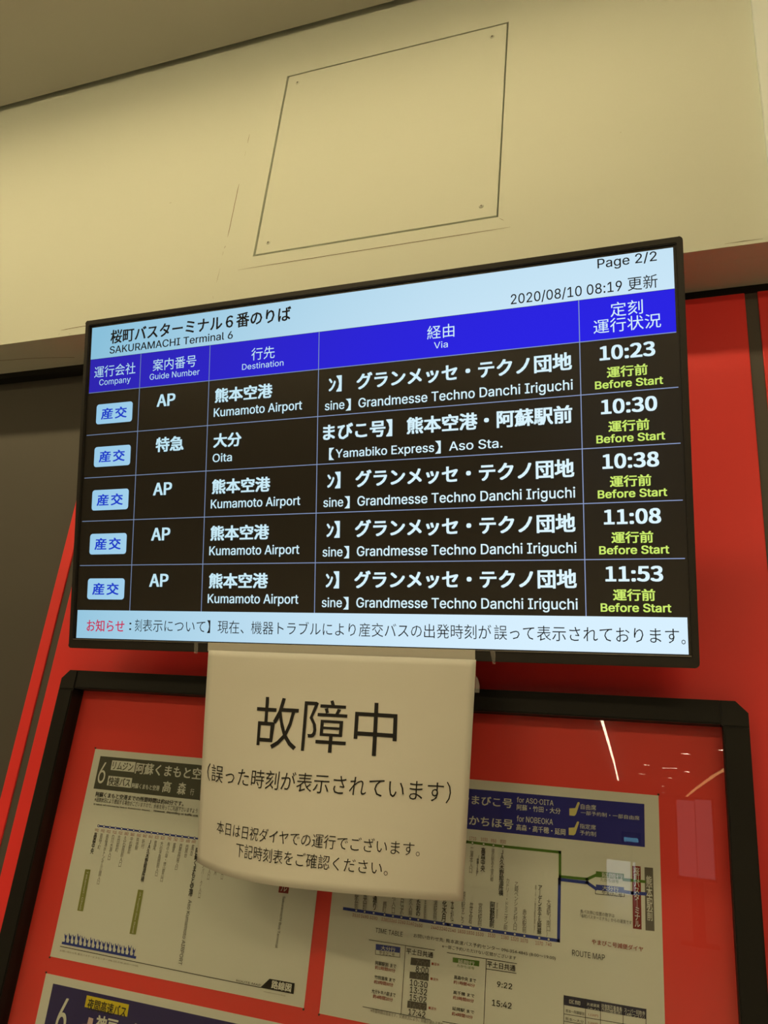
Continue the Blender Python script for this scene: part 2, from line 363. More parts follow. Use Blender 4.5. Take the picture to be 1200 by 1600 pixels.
# letter outlines in 1/1000 em: character -> (advance, closed outlines)
LATIN = {' ': (187, []), '(': (273, ['89,207 92,264 101,324 114,384 132,441 153,494 177,539 236,539 191,428 161,313 154,258 151,207 160,115 188,16 236,-96 177,-96 139,-21 111,55 95,131']), ')': (273, ['37,-96 86,18 113,116 122,207 119,258 112,313 82,428 37,539 97,539 121,494 142,441 159,384 173,323 181,264 184,207 178,130 161,53 134,-22 97,-96']), ',': (188, ['38,-119 68,71 137,71 84,-119']), '-': (453, ['337,244 337,188 114,188 114,244']), '.': (188, ['95,-4 78,-1 63,9 53,24 50,41 53,59 63,73 78,83 95,87 113,83 128,73 138,59 141,41 138,24 128,9 113,-1']), '/': (249, ['235,533 71,-76 14,-76 178,533']), '0': (453, ['227,-7 174,1 130,24 95,62 69,113 53,178 48,254 53,330 69,395 95,447 130,484 174,508 227,516 279,508 323,484 358,447 384,395 400,330 405,254 400,178 384,113 359,62 323,24 279,1', '227,50 261,56 290,74 313,103 330,144 340,194 344,254 340,314 330,365 313,405 290,435 261,453 227,460 192,453 163,435 140,405 123,365 113,314 109,254 113,194 123,144 140,103 163,74 192,56']), '1': (453, ['76,0 76,55 391,55 391,0', '276,509 276,0 212,0 212,448 209,448 86,358 86,427 198,509']), '2': (453, ['64,0 64,47 234,229 282,282 311,327 318,348 320,371 317,397 308,419 293,436 273,449 250,457 224,460 196,457 172,447 153,433 139,413 130,390 127,362 66,362 71,405 86,442 111,473 143,496 182,511 225,516 268,511 306,497 337,474 361,445 376,411 381,372 378,345 371,318 357,290 336,259 267,180 153,60 153,57 389,57 389,0']), '3': (453, ['218,-7 173,-3 133,10 98,30 70,57 52,91 44,132 109,132 115,107 126,87 144,71 165,59 191,52 219,50 248,53 275,61 297,74 315,93 325,116 329,145 326,172 316,196 299,217 275,234 242,244 201,248 157,248 157,299 288,448 288,452 70,452 70,509 372,509 372,461 211,278 211,289 264,288 308,276 344,253 371,222 387,186 393,145 387,103 370,66 344,36 309,12 266,-2']), '4': (453, ['40,105 40,158 247,509 311,509 109,166 109,163 413,163 413,105', '282,0 282,121 282,146 282,318 343,318 343,0']), '5': (453, ['221,-7 178,-2 140,11 108,32 83,60 66,93 60,130 122,130 127,108 138,89 154,73 173,60 196,52 221,50 250,53 276,64 298,82 314,104 324,131 328,162 324,193 314,221 297,244 275,262 248,273 218,277 167,268 145,258 128,246 67,253 96,509 366,509 366,452 151,452 134,301 136,301 155,315 178,325 203,331 229,334 263,330 294,321 321,306 345,285 364,260 379,231 388,199 391,163 385,117 369,76 343,41 309,15 268,-1']), '6': (453, ['226,-7 182,-1 142,15 109,40 84,74 69,115 64,162 68,199 80,239 102,285 137,340 252,509 322,509 151,261 145,261 165,288 196,307 235,314 278,309 316,295 346,271 370,240 384,201 389,157 384,112 368,73 343,39 310,14 271,-2', '226,48 254,52 279,63 299,79 314,101 324,128 327,157 324,187 314,213 299,235 279,251 254,262 226,265 198,262 174,252 153,235 138,214 128,188 125,158 128,128 138,102 153,79 174,63 198,52']), '7': (453, ['97,0 323,448 323,452 62,452 62,509 391,509 391,449 165,0']), '8': (453, ['226,-7 178,-2 136,11 101,33 74,62 57,96 52,135 55,166 65,195 81,220 101,241 125,256 153,265 153,267 119,282 93,308 76,342 70,380 75,417 90,450 114,477 146,498 184,511 226,516 269,511 306,498 337,477 361,450 377,417 382,380 376,342 359,308 333,282 300,267 300,265 327,256 351,241 372,220 387,195 397,166 401,135 395,96 378,62 352,33 317,11 275,-2', '226,49 258,52 285,60 307,74 323,91 333,113 337,139 333,165 322,189 305,208 283,223 256,232 226,235 196,232 169,223 147,208 130,189 119,165 115,139 119,113 129,91 145,74 167,60 195,52', '226,290 252,292 274,300 293,313 307,330 316,351 319,376 316,399 308,420 294,437 275,449 252,457 226,460 200,457 177,449 159,437 145,420 136,399 133,376 136,351 145,330 159,313 178,300 201,292']), '9': (453, ['226,516 271,510 310,494 343,468 368,434 384,393 389,347 385,309 373,270 350,224 315,168 200,0 130,0 301,248 307,248 287,221 257,202 218,195 175,199 137,214 106,237 83,269 68,307 64,352 69,397 85,436 110,469 143,494 182,510', '226,460 199,457 174,446 154,429 138,407 129,381 125,352 129,322 138,295 154,274 174,257 199,247 226,243 254,247 279,257 299,273 314,295 324,321 327,350 324,381 314,407 299,429 279,446 254,457']), ':': (188, ['95,-4 78,-1 63,9 53,24 50,41 53,59 63,73 78,83 95,87 113,83 128,73 138,59 141,41 138,24 128,9 113,-1', '95,271 78,274 63,284 53,299 50,316 53,334 63,349 78,359 95,362 113,359 128,349 138,334 141,316 138,299 128,284 113,274']), 'A': (480, ['16,0 201,509 276,509 463,0 395,0 287,302 264,372 232,478 245,478 213,371 191,302 85,0', '110,142 110,199 370,199 370,142']), 'B': (456, ['60,0 60,509 241,509 289,504 329,491 359,469 381,442 394,410 398,374 395,344 387,320 373,301 356,286 315,267 315,262 339,257 363,245 385,227 402,203 414,173 418,136 413,100 400,67 377,39 344,18 301,4 247,0', '125,57 245,57 296,63 330,80 349,105 355,137 352,161 342,184 327,203 306,218 279,228 248,231 125,231', '125,285 238,285 265,288 288,296 308,309 323,326 333,348 336,372 330,403 313,429 283,446 240,452 125,452']), 'C': (510, ['267,-7 205,1 150,25 104,63 70,115 48,179 40,254 48,329 70,393 104,445 150,484 205,508 267,516 305,513 340,504 373,490 402,471 427,447 448,418 463,385 473,348 408,348 401,373 389,395 357,428 315,449 267,456 223,450 184,432 150,403 125,364 109,314 103,254 109,194 125,145 151,105 184,76 223,59 267,53 315,60 357,81 389,114 408,160 473,160 463,124 448,91 428,62 402,38 373,19 341,5 305,-4']), 'D': (502, ['219,0 96,0 96,57 215,57 272,63 318,81 354,110 379,149 394,198 399,255 394,312 379,361 354,399 320,428 275,446 221,452 93,452 93,509 225,509 294,501 353,478 399,441 433,391 455,329 462,255 455,181 433,119 398,68 351,31 291,8', '125,509 125,0 60,0 60,509']), 'E': (419, ['60,0 60,509 372,509 372,452 125,452 125,286 355,286 355,229 125,229 125,57 375,57 375,0']), 'G': (520, ['269,-7 205,1 149,25 104,64 69,116 47,179 40,254 47,329 69,393 103,445 149,484 203,508 265,516 304,513 340,504 374,489 403,469 429,445 449,416 465,384 474,349 408,349 387,393 356,427 315,448 265,456 222,450 183,432 150,404 125,364 109,314 103,254 109,194 125,145 151,105 184,76 224,59 269,53 309,57 345,71 374,93 396,123 410,160 415,202 434,199 283,199 283,256 478,256 478,200 471,141 451,91 419,50 377,19 326,0']), 'H': (517, ['60,0 60,509 125,509 125,289 392,289 392,509 457,509 457,0 392,0 392,232 125,232 125,0']), 'I': (301, ['31,0 31,57 118,57 118,452 31,452 31,509 269,509 269,452 183,452 183,57 269,57 269,0']), 'J': (396, ['185,-7 124,3 75,33 44,81 33,145 33,173 98,173 98,145 104,104 122,74 149,56 185,50 220,56 248,74 266,104 272,145 272,509 336,509 336,145 326,81 294,33 246,3']), 'K': (467, ['104,145 104,216 139,261 174,303 212,344 364,509 448,509 231,276 228,276', '60,0 60,509 125,509 125,334 124,225 125,193 125,0', '372,0 188,259 228,309 449,0']), 'L': (393, ['60,0 60,509 125,509 125,57 361,57 361,0']), 'M': (628, ['60,0 60,509 152,509 277,187 287,159 299,123 311,84 322,49 307,49 318,83 330,121 342,158 352,187 476,509 568,509 568,0 504,0 504,291 504,327 505,369 506,413 507,457 513,457 498,409 482,363 467,322 456,291 342,0 286,0 170,291 159,321 145,361 129,408 112,457 119,457 120,416 121,372 122,328 122,291 122,0']), 'N': (523, ['60,0 60,509 136,509 343,183 363,151 388,107 414,55 405,54 401,108 399,157 399,195 399,509 463,509 463,0 387,0 202,290 177,331 148,381 108,452 119,454 122,384 124,328 125,291 125,0']), 'O': (533, ['267,-7 205,1 150,25 105,63 70,115 48,179 40,254 48,329 70,393 105,445 150,484 205,508 267,516 329,508 384,484 429,445 464,393 486,329 493,254 486,179 464,115 429,63 384,25 329,1', '267,53 310,59 349,76 383,105 408,144 425,194 430,254 425,314 408,365 383,404 349,433 310,450 267,456 223,450 184,433 151,404 125,364 109,314 103,254 109,194 125,144 151,105 184,76 223,59']), 'P': (445, ['60,0 60,509 235,509 289,503 332,487 366,462 390,430 404,391 409,348 404,304 390,265 366,233 332,207 289,191 235,186 109,186 109,242 233,242 269,246 297,256 318,272 333,294 342,319 344,348 342,376 333,402 318,423 297,439 268,449 232,452 125,452 125,0']), 'R': (449, ['60,0 60,509 236,509 290,504 333,489 367,465 390,433 405,395 409,352 405,309 390,271 367,240 333,217 289,203 236,198 96,198 96,255 234,255 269,258 298,267 319,281 334,300 342,324 345,352 342,380 334,405 319,425 298,440 269,449 233,452 125,452 125,0', '353,0 230,229 303,229 428,0']), 'S': (447, ['224,-9 172,-4 128,9 91,31 64,60 46,96 38,137 104,137 110,110 123,88 142,71 166,59 194,52 224,49 257,52 286,60 311,74 329,92 341,114 346,139 342,161 332,179 316,193 296,205 245,222 184,239 128,260 86,289 60,326 52,372 58,413 75,448 102,476 138,498 180,511 227,516 275,511 316,498 351,476 377,449 394,415 401,378 337,378 326,412 302,437 267,453 225,459 194,456 167,448 145,435 129,418 118,398 115,376 119,352 131,334 148,319 169,308 212,293 264,279 312,264 359,238 379,220 395,198 405,171 408,139 403,99 386,64 360,34 323,11 278,-4']), 'T': (449, ['32,452 32,509 417,509 417,452 257,452 257,0 193,0 193,452']), 'U': (517, ['259,-8 203,-2 154,15 114,43 85,80 66,124 60,173 60,509 124,509 124,178 128,144 141,113 160,87 187,68 220,56 259,52 298,56 331,68 357,87 377,113 389,144 393,178 393,509 457,509 457,173 451,124 433,80 403,43 363,15 315,-2']), 'V': (480, ['204,0 16,509 84,509 192,206 215,137 248,31 235,31 267,138 290,206 395,509 463,509 278,0']), 'Y': (472, ['203,0 203,208 16,509 91,509 192,344 222,292 250,230 224,230 251,293 280,344 381,509 455,509 268,208 268,0']), 'a': (389, ['160,-9 126,-5 94,5 68,22 48,45 35,73 30,108 34,138 43,161 58,179 78,193 125,211 178,220 234,227 265,235 273,243 276,255 276,257 273,279 267,297 256,311 240,322 220,329 196,331 171,329 149,322 118,301 100,274 41,291 57,322 79,346 104,364 133,375 163,382 194,384 239,379 286,360 306,343 322,320 333,290 337,251 337,0 277,0 277,52 272,52 252,25 215,1 190,-6', '170,45 202,49 228,59 248,74 263,93 272,115 276,138 276,190 259,182 231,176 200,171 175,168 134,159 117,150 103,139 95,124 92,105 94,87 102,72 114,61 130,52']), 'b': (424, ['229,-8 198,-5 172,4 138,31 118,59 112,59 112,0 53,0 53,509 114,509 114,319 118,319 137,346 171,373 197,381 229,384 274,378 313,361 345,332 370,293 385,245 390,189 385,133 370,84 346,45 313,16 274,-2', '220,47 253,51 279,66 301,88 316,117 325,151 328,189 325,227 316,261 301,290 280,311 253,325 220,330 188,325 161,312 140,291 125,263 116,229 113,189 116,150 125,115 140,86 162,65 188,51']), 'c': (396, ['207,-8 159,-2 117,16 82,46 56,85 40,133 34,187 40,243 56,291 82,330 117,360 159,378 207,384 260,377 305,356 340,322 362,277 303,262 290,289 270,311 242,325 207,330 173,325 145,310 124,287 108,258 99,224 96,187 99,151 108,117 124,89 145,66 173,51 207,46 243,52 271,66 292,89 304,117 363,102 354,78 341,56 306,21 261,-1']), 'd': (424, ['195,-8 151,-2 111,16 79,45 55,84 39,133 34,189 39,245 55,293 79,332 112,361 151,378 196,384 228,381 253,373 287,346 306,319 311,319 311,509 372,509 372,0 313,0 313,59 307,59 287,31 252,4 227,-5', '205,47 236,51 263,65 284,86 299,115 309,150 312,189 309,229 300,263 284,291 263,312 237,325 205,330 172,325 145,311 124,290 108,261 99,227 96,189 99,151 109,117 124,88 145,66 172,51']), 'e': (404, ['212,-8 161,-2 117,16 82,46 56,85 40,132 34,187 39,242 55,290 81,329 115,359 157,378 205,384 236,382 266,374 294,361 319,341 341,315 357,282 368,242 371,194 371,169 75,169 75,221 338,221 310,202 307,237 298,269 283,294 263,314 237,326 205,330 173,326 146,313 125,294 109,270 99,241 96,211 96,178 100,139 110,106 128,80 151,61 179,50 212,46 254,53 285,73 306,105 365,91 353,63 335,39 311,19 283,4 249,-5']), 'f': (254, ['228,379 228,327 6,327 6,379', '81,0 81,432 84,461 96,486 113,505 135,519 161,527 187,530 222,527 243,521 227,468 215,472 195,474 171,470 154,460 145,443 142,419 142,0']), 'g': (425, ['207,-151 168,-148 134,-140 105,-127 82,-110 64,-91 51,-69 101,-41 122,-66 154,-88 178,-95 207,-97 249,-92 282,-75 304,-47 311,-6 311,68 306,68 287,41 252,16 227,8 195,5 152,10 113,27 80,53 55,90 39,136 34,191 39,246 55,293 80,332 112,361 152,378 196,384 228,382 253,373 288,346 308,319 313,319 313,379 372,379 372,-9 367,-54 350,-90 324,-117 291,-136 251,-147', '205,59 237,63 264,75 285,95 300,121 309,154 312,193 309,231 300,264 285,291 264,312 237,325 205,330 172,325 145,312 124,290 109,262 99,229 96,193 99,155 109,123 124,96 145,76 172,63']), 'h': (410, ['114,227 114,0 53,0 53,509 114,509 114,287 102,287 124,332 152,362 187,379 227,384 264,380 295,369 321,349 341,321 353,285 357,240 357,0 296,0 296,235 290,275 273,304 246,323 210,329 184,326 161,317 141,303 126,283 117,257']), 'i': (167, ['53,0 53,379 114,379 114,0', '84,443 67,446 54,455 44,468 41,483 44,499 54,512 67,521 84,524 100,521 114,512 123,499 126,483 123,468 114,455 100,446']), 'k': (381, ['110,137 110,212 121,212 284,379 360,379 184,199 177,199', '53,0 53,509 114,509 114,0', '294,0 148,186 191,229 372,0']), 'l': (189, ['139,-2 101,3 74,20 58,47 53,84 53,509 114,509 114,99 115,77 120,62 130,54 146,52 160,53 170,54 181,3 162,-1']), 'm': (610, ['53,0 53,379 112,379 112,295 108,295 118,323 132,346 151,363 172,376 195,384 219,386 257,380 287,361 309,331 321,295 312,295 322,321 337,343 357,361 381,375 407,383 437,386 468,383 497,372 522,354 541,328 553,296 557,255 557,0 496,0 496,254 490,289 473,313 447,326 419,330 395,328 374,320 358,307 345,290 338,270 335,247 335,0 274,0 274,260 269,288 253,311 229,326 199,330 178,328 158,320 140,307 126,289 117,266 114,238 114,0']), 'n': (410, ['114,227 114,0 53,0 53,379 112,379 112,287 102,287 124,332 152,362 187,379 227,384 264,380 295,369 321,349 341,321 353,285 357,240 357,0 296,0 296,235 290,275 273,304 246,323 210,329 184,326 161,317 141,303 126,283 117,257']), 'o': (415, ['207,-8 159,-2 117,16 82,46 56,85 40,133 34,187 40,243 56,291 82,330 117,360 159,378 207,384 256,378 299,360 333,330 359,291 376,243 381,187 376,133 359,85 333,46 299,16 256,-2', '207,46 242,51 270,66 292,89 307,117 316,151 319,187 316,224 307,258 292,287 270,310 242,325 207,330 173,325 145,310 124,287 108,258 99,224 96,187 99,151 108,117 124,89 145,66 173,51']), 'p': (424, ['53,-143 53,379 112,379 112,319 118,319 137,346 171,373 197,381 229,384 274,378 313,361 345,332 370,293 385,245 390,189 385,133 370,84 346,45 313,16 274,-2 229,-8 198,-5 173,4 138,31 118,59 114,59 114,-143', '220,47 253,51 279,66 301,88 316,117 325,151 328,189 325,227 316,261 301,290 280,311 253,325 220,330 188,325 161,312 140,291 125,263 116,229 113,189 116,150 125,115 140,86 162,65 188,51']), 'r': (259, ['53,0 53,379 112,379 112,321 115,321 130,347 152,367 181,380 213,385 229,384 243,384 243,322 230,324 207,326 182,323 159,315 140,301 126,284 117,262 114,237 114,0']), 's': (365, ['182,-8 145,-5 112,3 84,18 62,38 45,63 36,94 94,107 105,79 124,60 150,49 181,45 217,50 244,62 262,81 268,103 265,121 254,136 237,147 212,155 149,170 104,186 72,208 53,237 47,274 51,305 65,332 87,354 115,370 149,381 187,384 223,381 254,372 279,358 299,339 314,316 324,290 268,277 258,298 243,316 219,328 187,333 156,329 131,317 114,299 109,277 112,258 124,243 144,232 172,223 229,209 275,194 306,171 325,142 331,107 326,75 312,47 290,24 260,6 223,-5']), 't': (227, ['204,379 204,327 6,327 6,379', '65,471 126,471 126,98 128,76 136,61 150,53 170,50 185,51 202,54 213,2 192,-3 168,-4 125,2 92,21 72,52 65,93']), 'u': (410, ['182,-5 146,-1 115,11 89,31 69,59 57,95 53,139 53,379 114,379 114,144 119,105 137,75 164,56 200,50 226,53 249,62 268,77 283,97 293,122 296,153 296,379 357,379 357,0 298,0 298,92 307,92 286,47 257,17 222,0']), 'v': (389, ['163,0 17,379 84,379 165,155 187,87 206,21 184,21 203,87 224,155 305,379 371,379 226,0']), 'w': (567, ['138,0 23,379 87,379 133,214 154,137 175,41 165,41 186,135 206,214 252,379 316,379 362,214 382,136 402,41 391,41 413,135 434,214 480,379 545,379 429,0 368,0 319,172 305,225 291,280 277,338 291,338 277,280 263,225 248,172 199,0']), 'x': (379, ['21,0 171,218 171,171 29,379 100,379 147,306 179,253 207,206 175,206 202,253 233,306 282,379 352,379 209,169 209,214 358,0 287,0 231,85 200,136 173,182 205,182 178,136 148,85 91,0']), 'y': (389, ['47,-139 61,-86 71,-87 104,-89 118,-84 130,-74 141,-58 151,-36 163,-1 17,379 84,379 165,155 187,87 206,21 184,21 202,87 224,155 305,379 371,379 204,-58 177,-107 159,-124 139,-136 117,-143 91,-145 65,-143'])}
SIGN = {'A': (213, ['1,0 34,0 59,78 153,78 177,0 211,0 124,257 88,257', '67,104 79,144 105,230 106,230 132,144 145,104']), 'P': (222, ['35,0 68,0 68,102 110,102 148,107 178,121 198,146 204,181 198,217 178,240 148,253 109,257 35,257', '68,129 68,230 104,230 134,228 155,220 168,205 172,181 156,141 106,129']), '0': (195, ['97,-5 130,4 156,29 172,70 177,129 172,187 156,229 130,253 97,261 64,253 39,229 23,187 18,129 23,70 39,29 64,4', '97,21 77,28 62,47 52,81 48,129 52,177 62,211 77,230 97,236 117,230 133,211 143,177 146,129 143,81 133,47 117,28']), '1': (195, ['31,0 172,0 172,27 120,27 120,257 96,257 72,246 42,238 42,218 88,218 88,27 31,27']), '2': (195, ['15,0 177,0 177,28 106,28 64,25 137,108 165,186 159,217 144,241 121,256 90,261 47,251 14,224 33,206 57,227 86,235 121,221 133,185 104,112 15,19']), '3': (195, ['92,-5 124,0 151,15 168,38 175,69 159,112 120,134 120,136 153,158 166,197 160,224 145,244 121,257 91,261 52,253 20,231 37,210 61,228 90,235 122,224 133,195 130,175 118,160 96,149 62,146 62,121 100,117 125,107 138,91 142,70 128,35 90,22 53,31 27,51 10,31 42,6']), '4': (195, ['119,0 149,0 149,71 183,71 183,96 149,96 149,257 114,257 7,92 7,71 119,71', '119,96 40,96 99,184 119,222 121,222 119,175']), '5': (195, ['92,-5 123,1 150,18 169,46 176,83 170,120 153,146 128,160 98,165 78,163 60,155 67,229 163,229 163,257 39,257 30,137 47,126 68,137 90,141 129,126 143,83 127,38 89,22 51,31 26,50 9,29 42,6']), '6': (195, ['105,-5 134,1 157,18 173,45 179,79 174,114 160,139 137,154 108,159 77,151 50,129 56,179 70,212 91,229 116,235 138,230 157,215 175,235 149,254 114,261 79,254 48,230 27,187 20,123 26,67 44,27 71,3', '50,103 77,128 103,136 137,120 149,79 136,37 105,21 67,42']), '7': (195, ['69,0 103,0 108,69 119,127 141,182 178,237 178,257 17,257 17,229 142,229 88,125']), '8': (195, ['98,-5 131,1 156,15 172,36 178,62 165,104 135,129 135,131 158,156 169,193 164,220 150,242 128,256 99,261 49,243 28,195 39,161 63,136 63,135 31,107 16,64 22,36 39,15 65,1', '116,139 75,160 57,195 69,225 98,237 130,224 142,191 135,164', '98,19 60,33 44,67 54,100 80,125 127,101 148,63 134,31']), '9': (195, ['82,-5 117,3 147,28 168,73 175,139 169,193 151,231 123,254 89,261 61,255 37,238 21,212 15,178 20,143 35,118 57,102 86,97 118,106 145,129 139,78 125,45 105,28 81,22 57,27 38,42 20,22 46,3', '145,155 118,129 91,121 57,137 46,178 58,220 89,236 128,216']), ':': (98, ['49,137 65,143 72,161 65,179 49,186 32,179 26,161 32,143', '49,-5 65,2 72,20 65,37 49,44 32,37 26,20 32,2']), ' ': (78, [])}
LATIN['·'] = (210, ['75,215 135,215 135,285 75,285'])
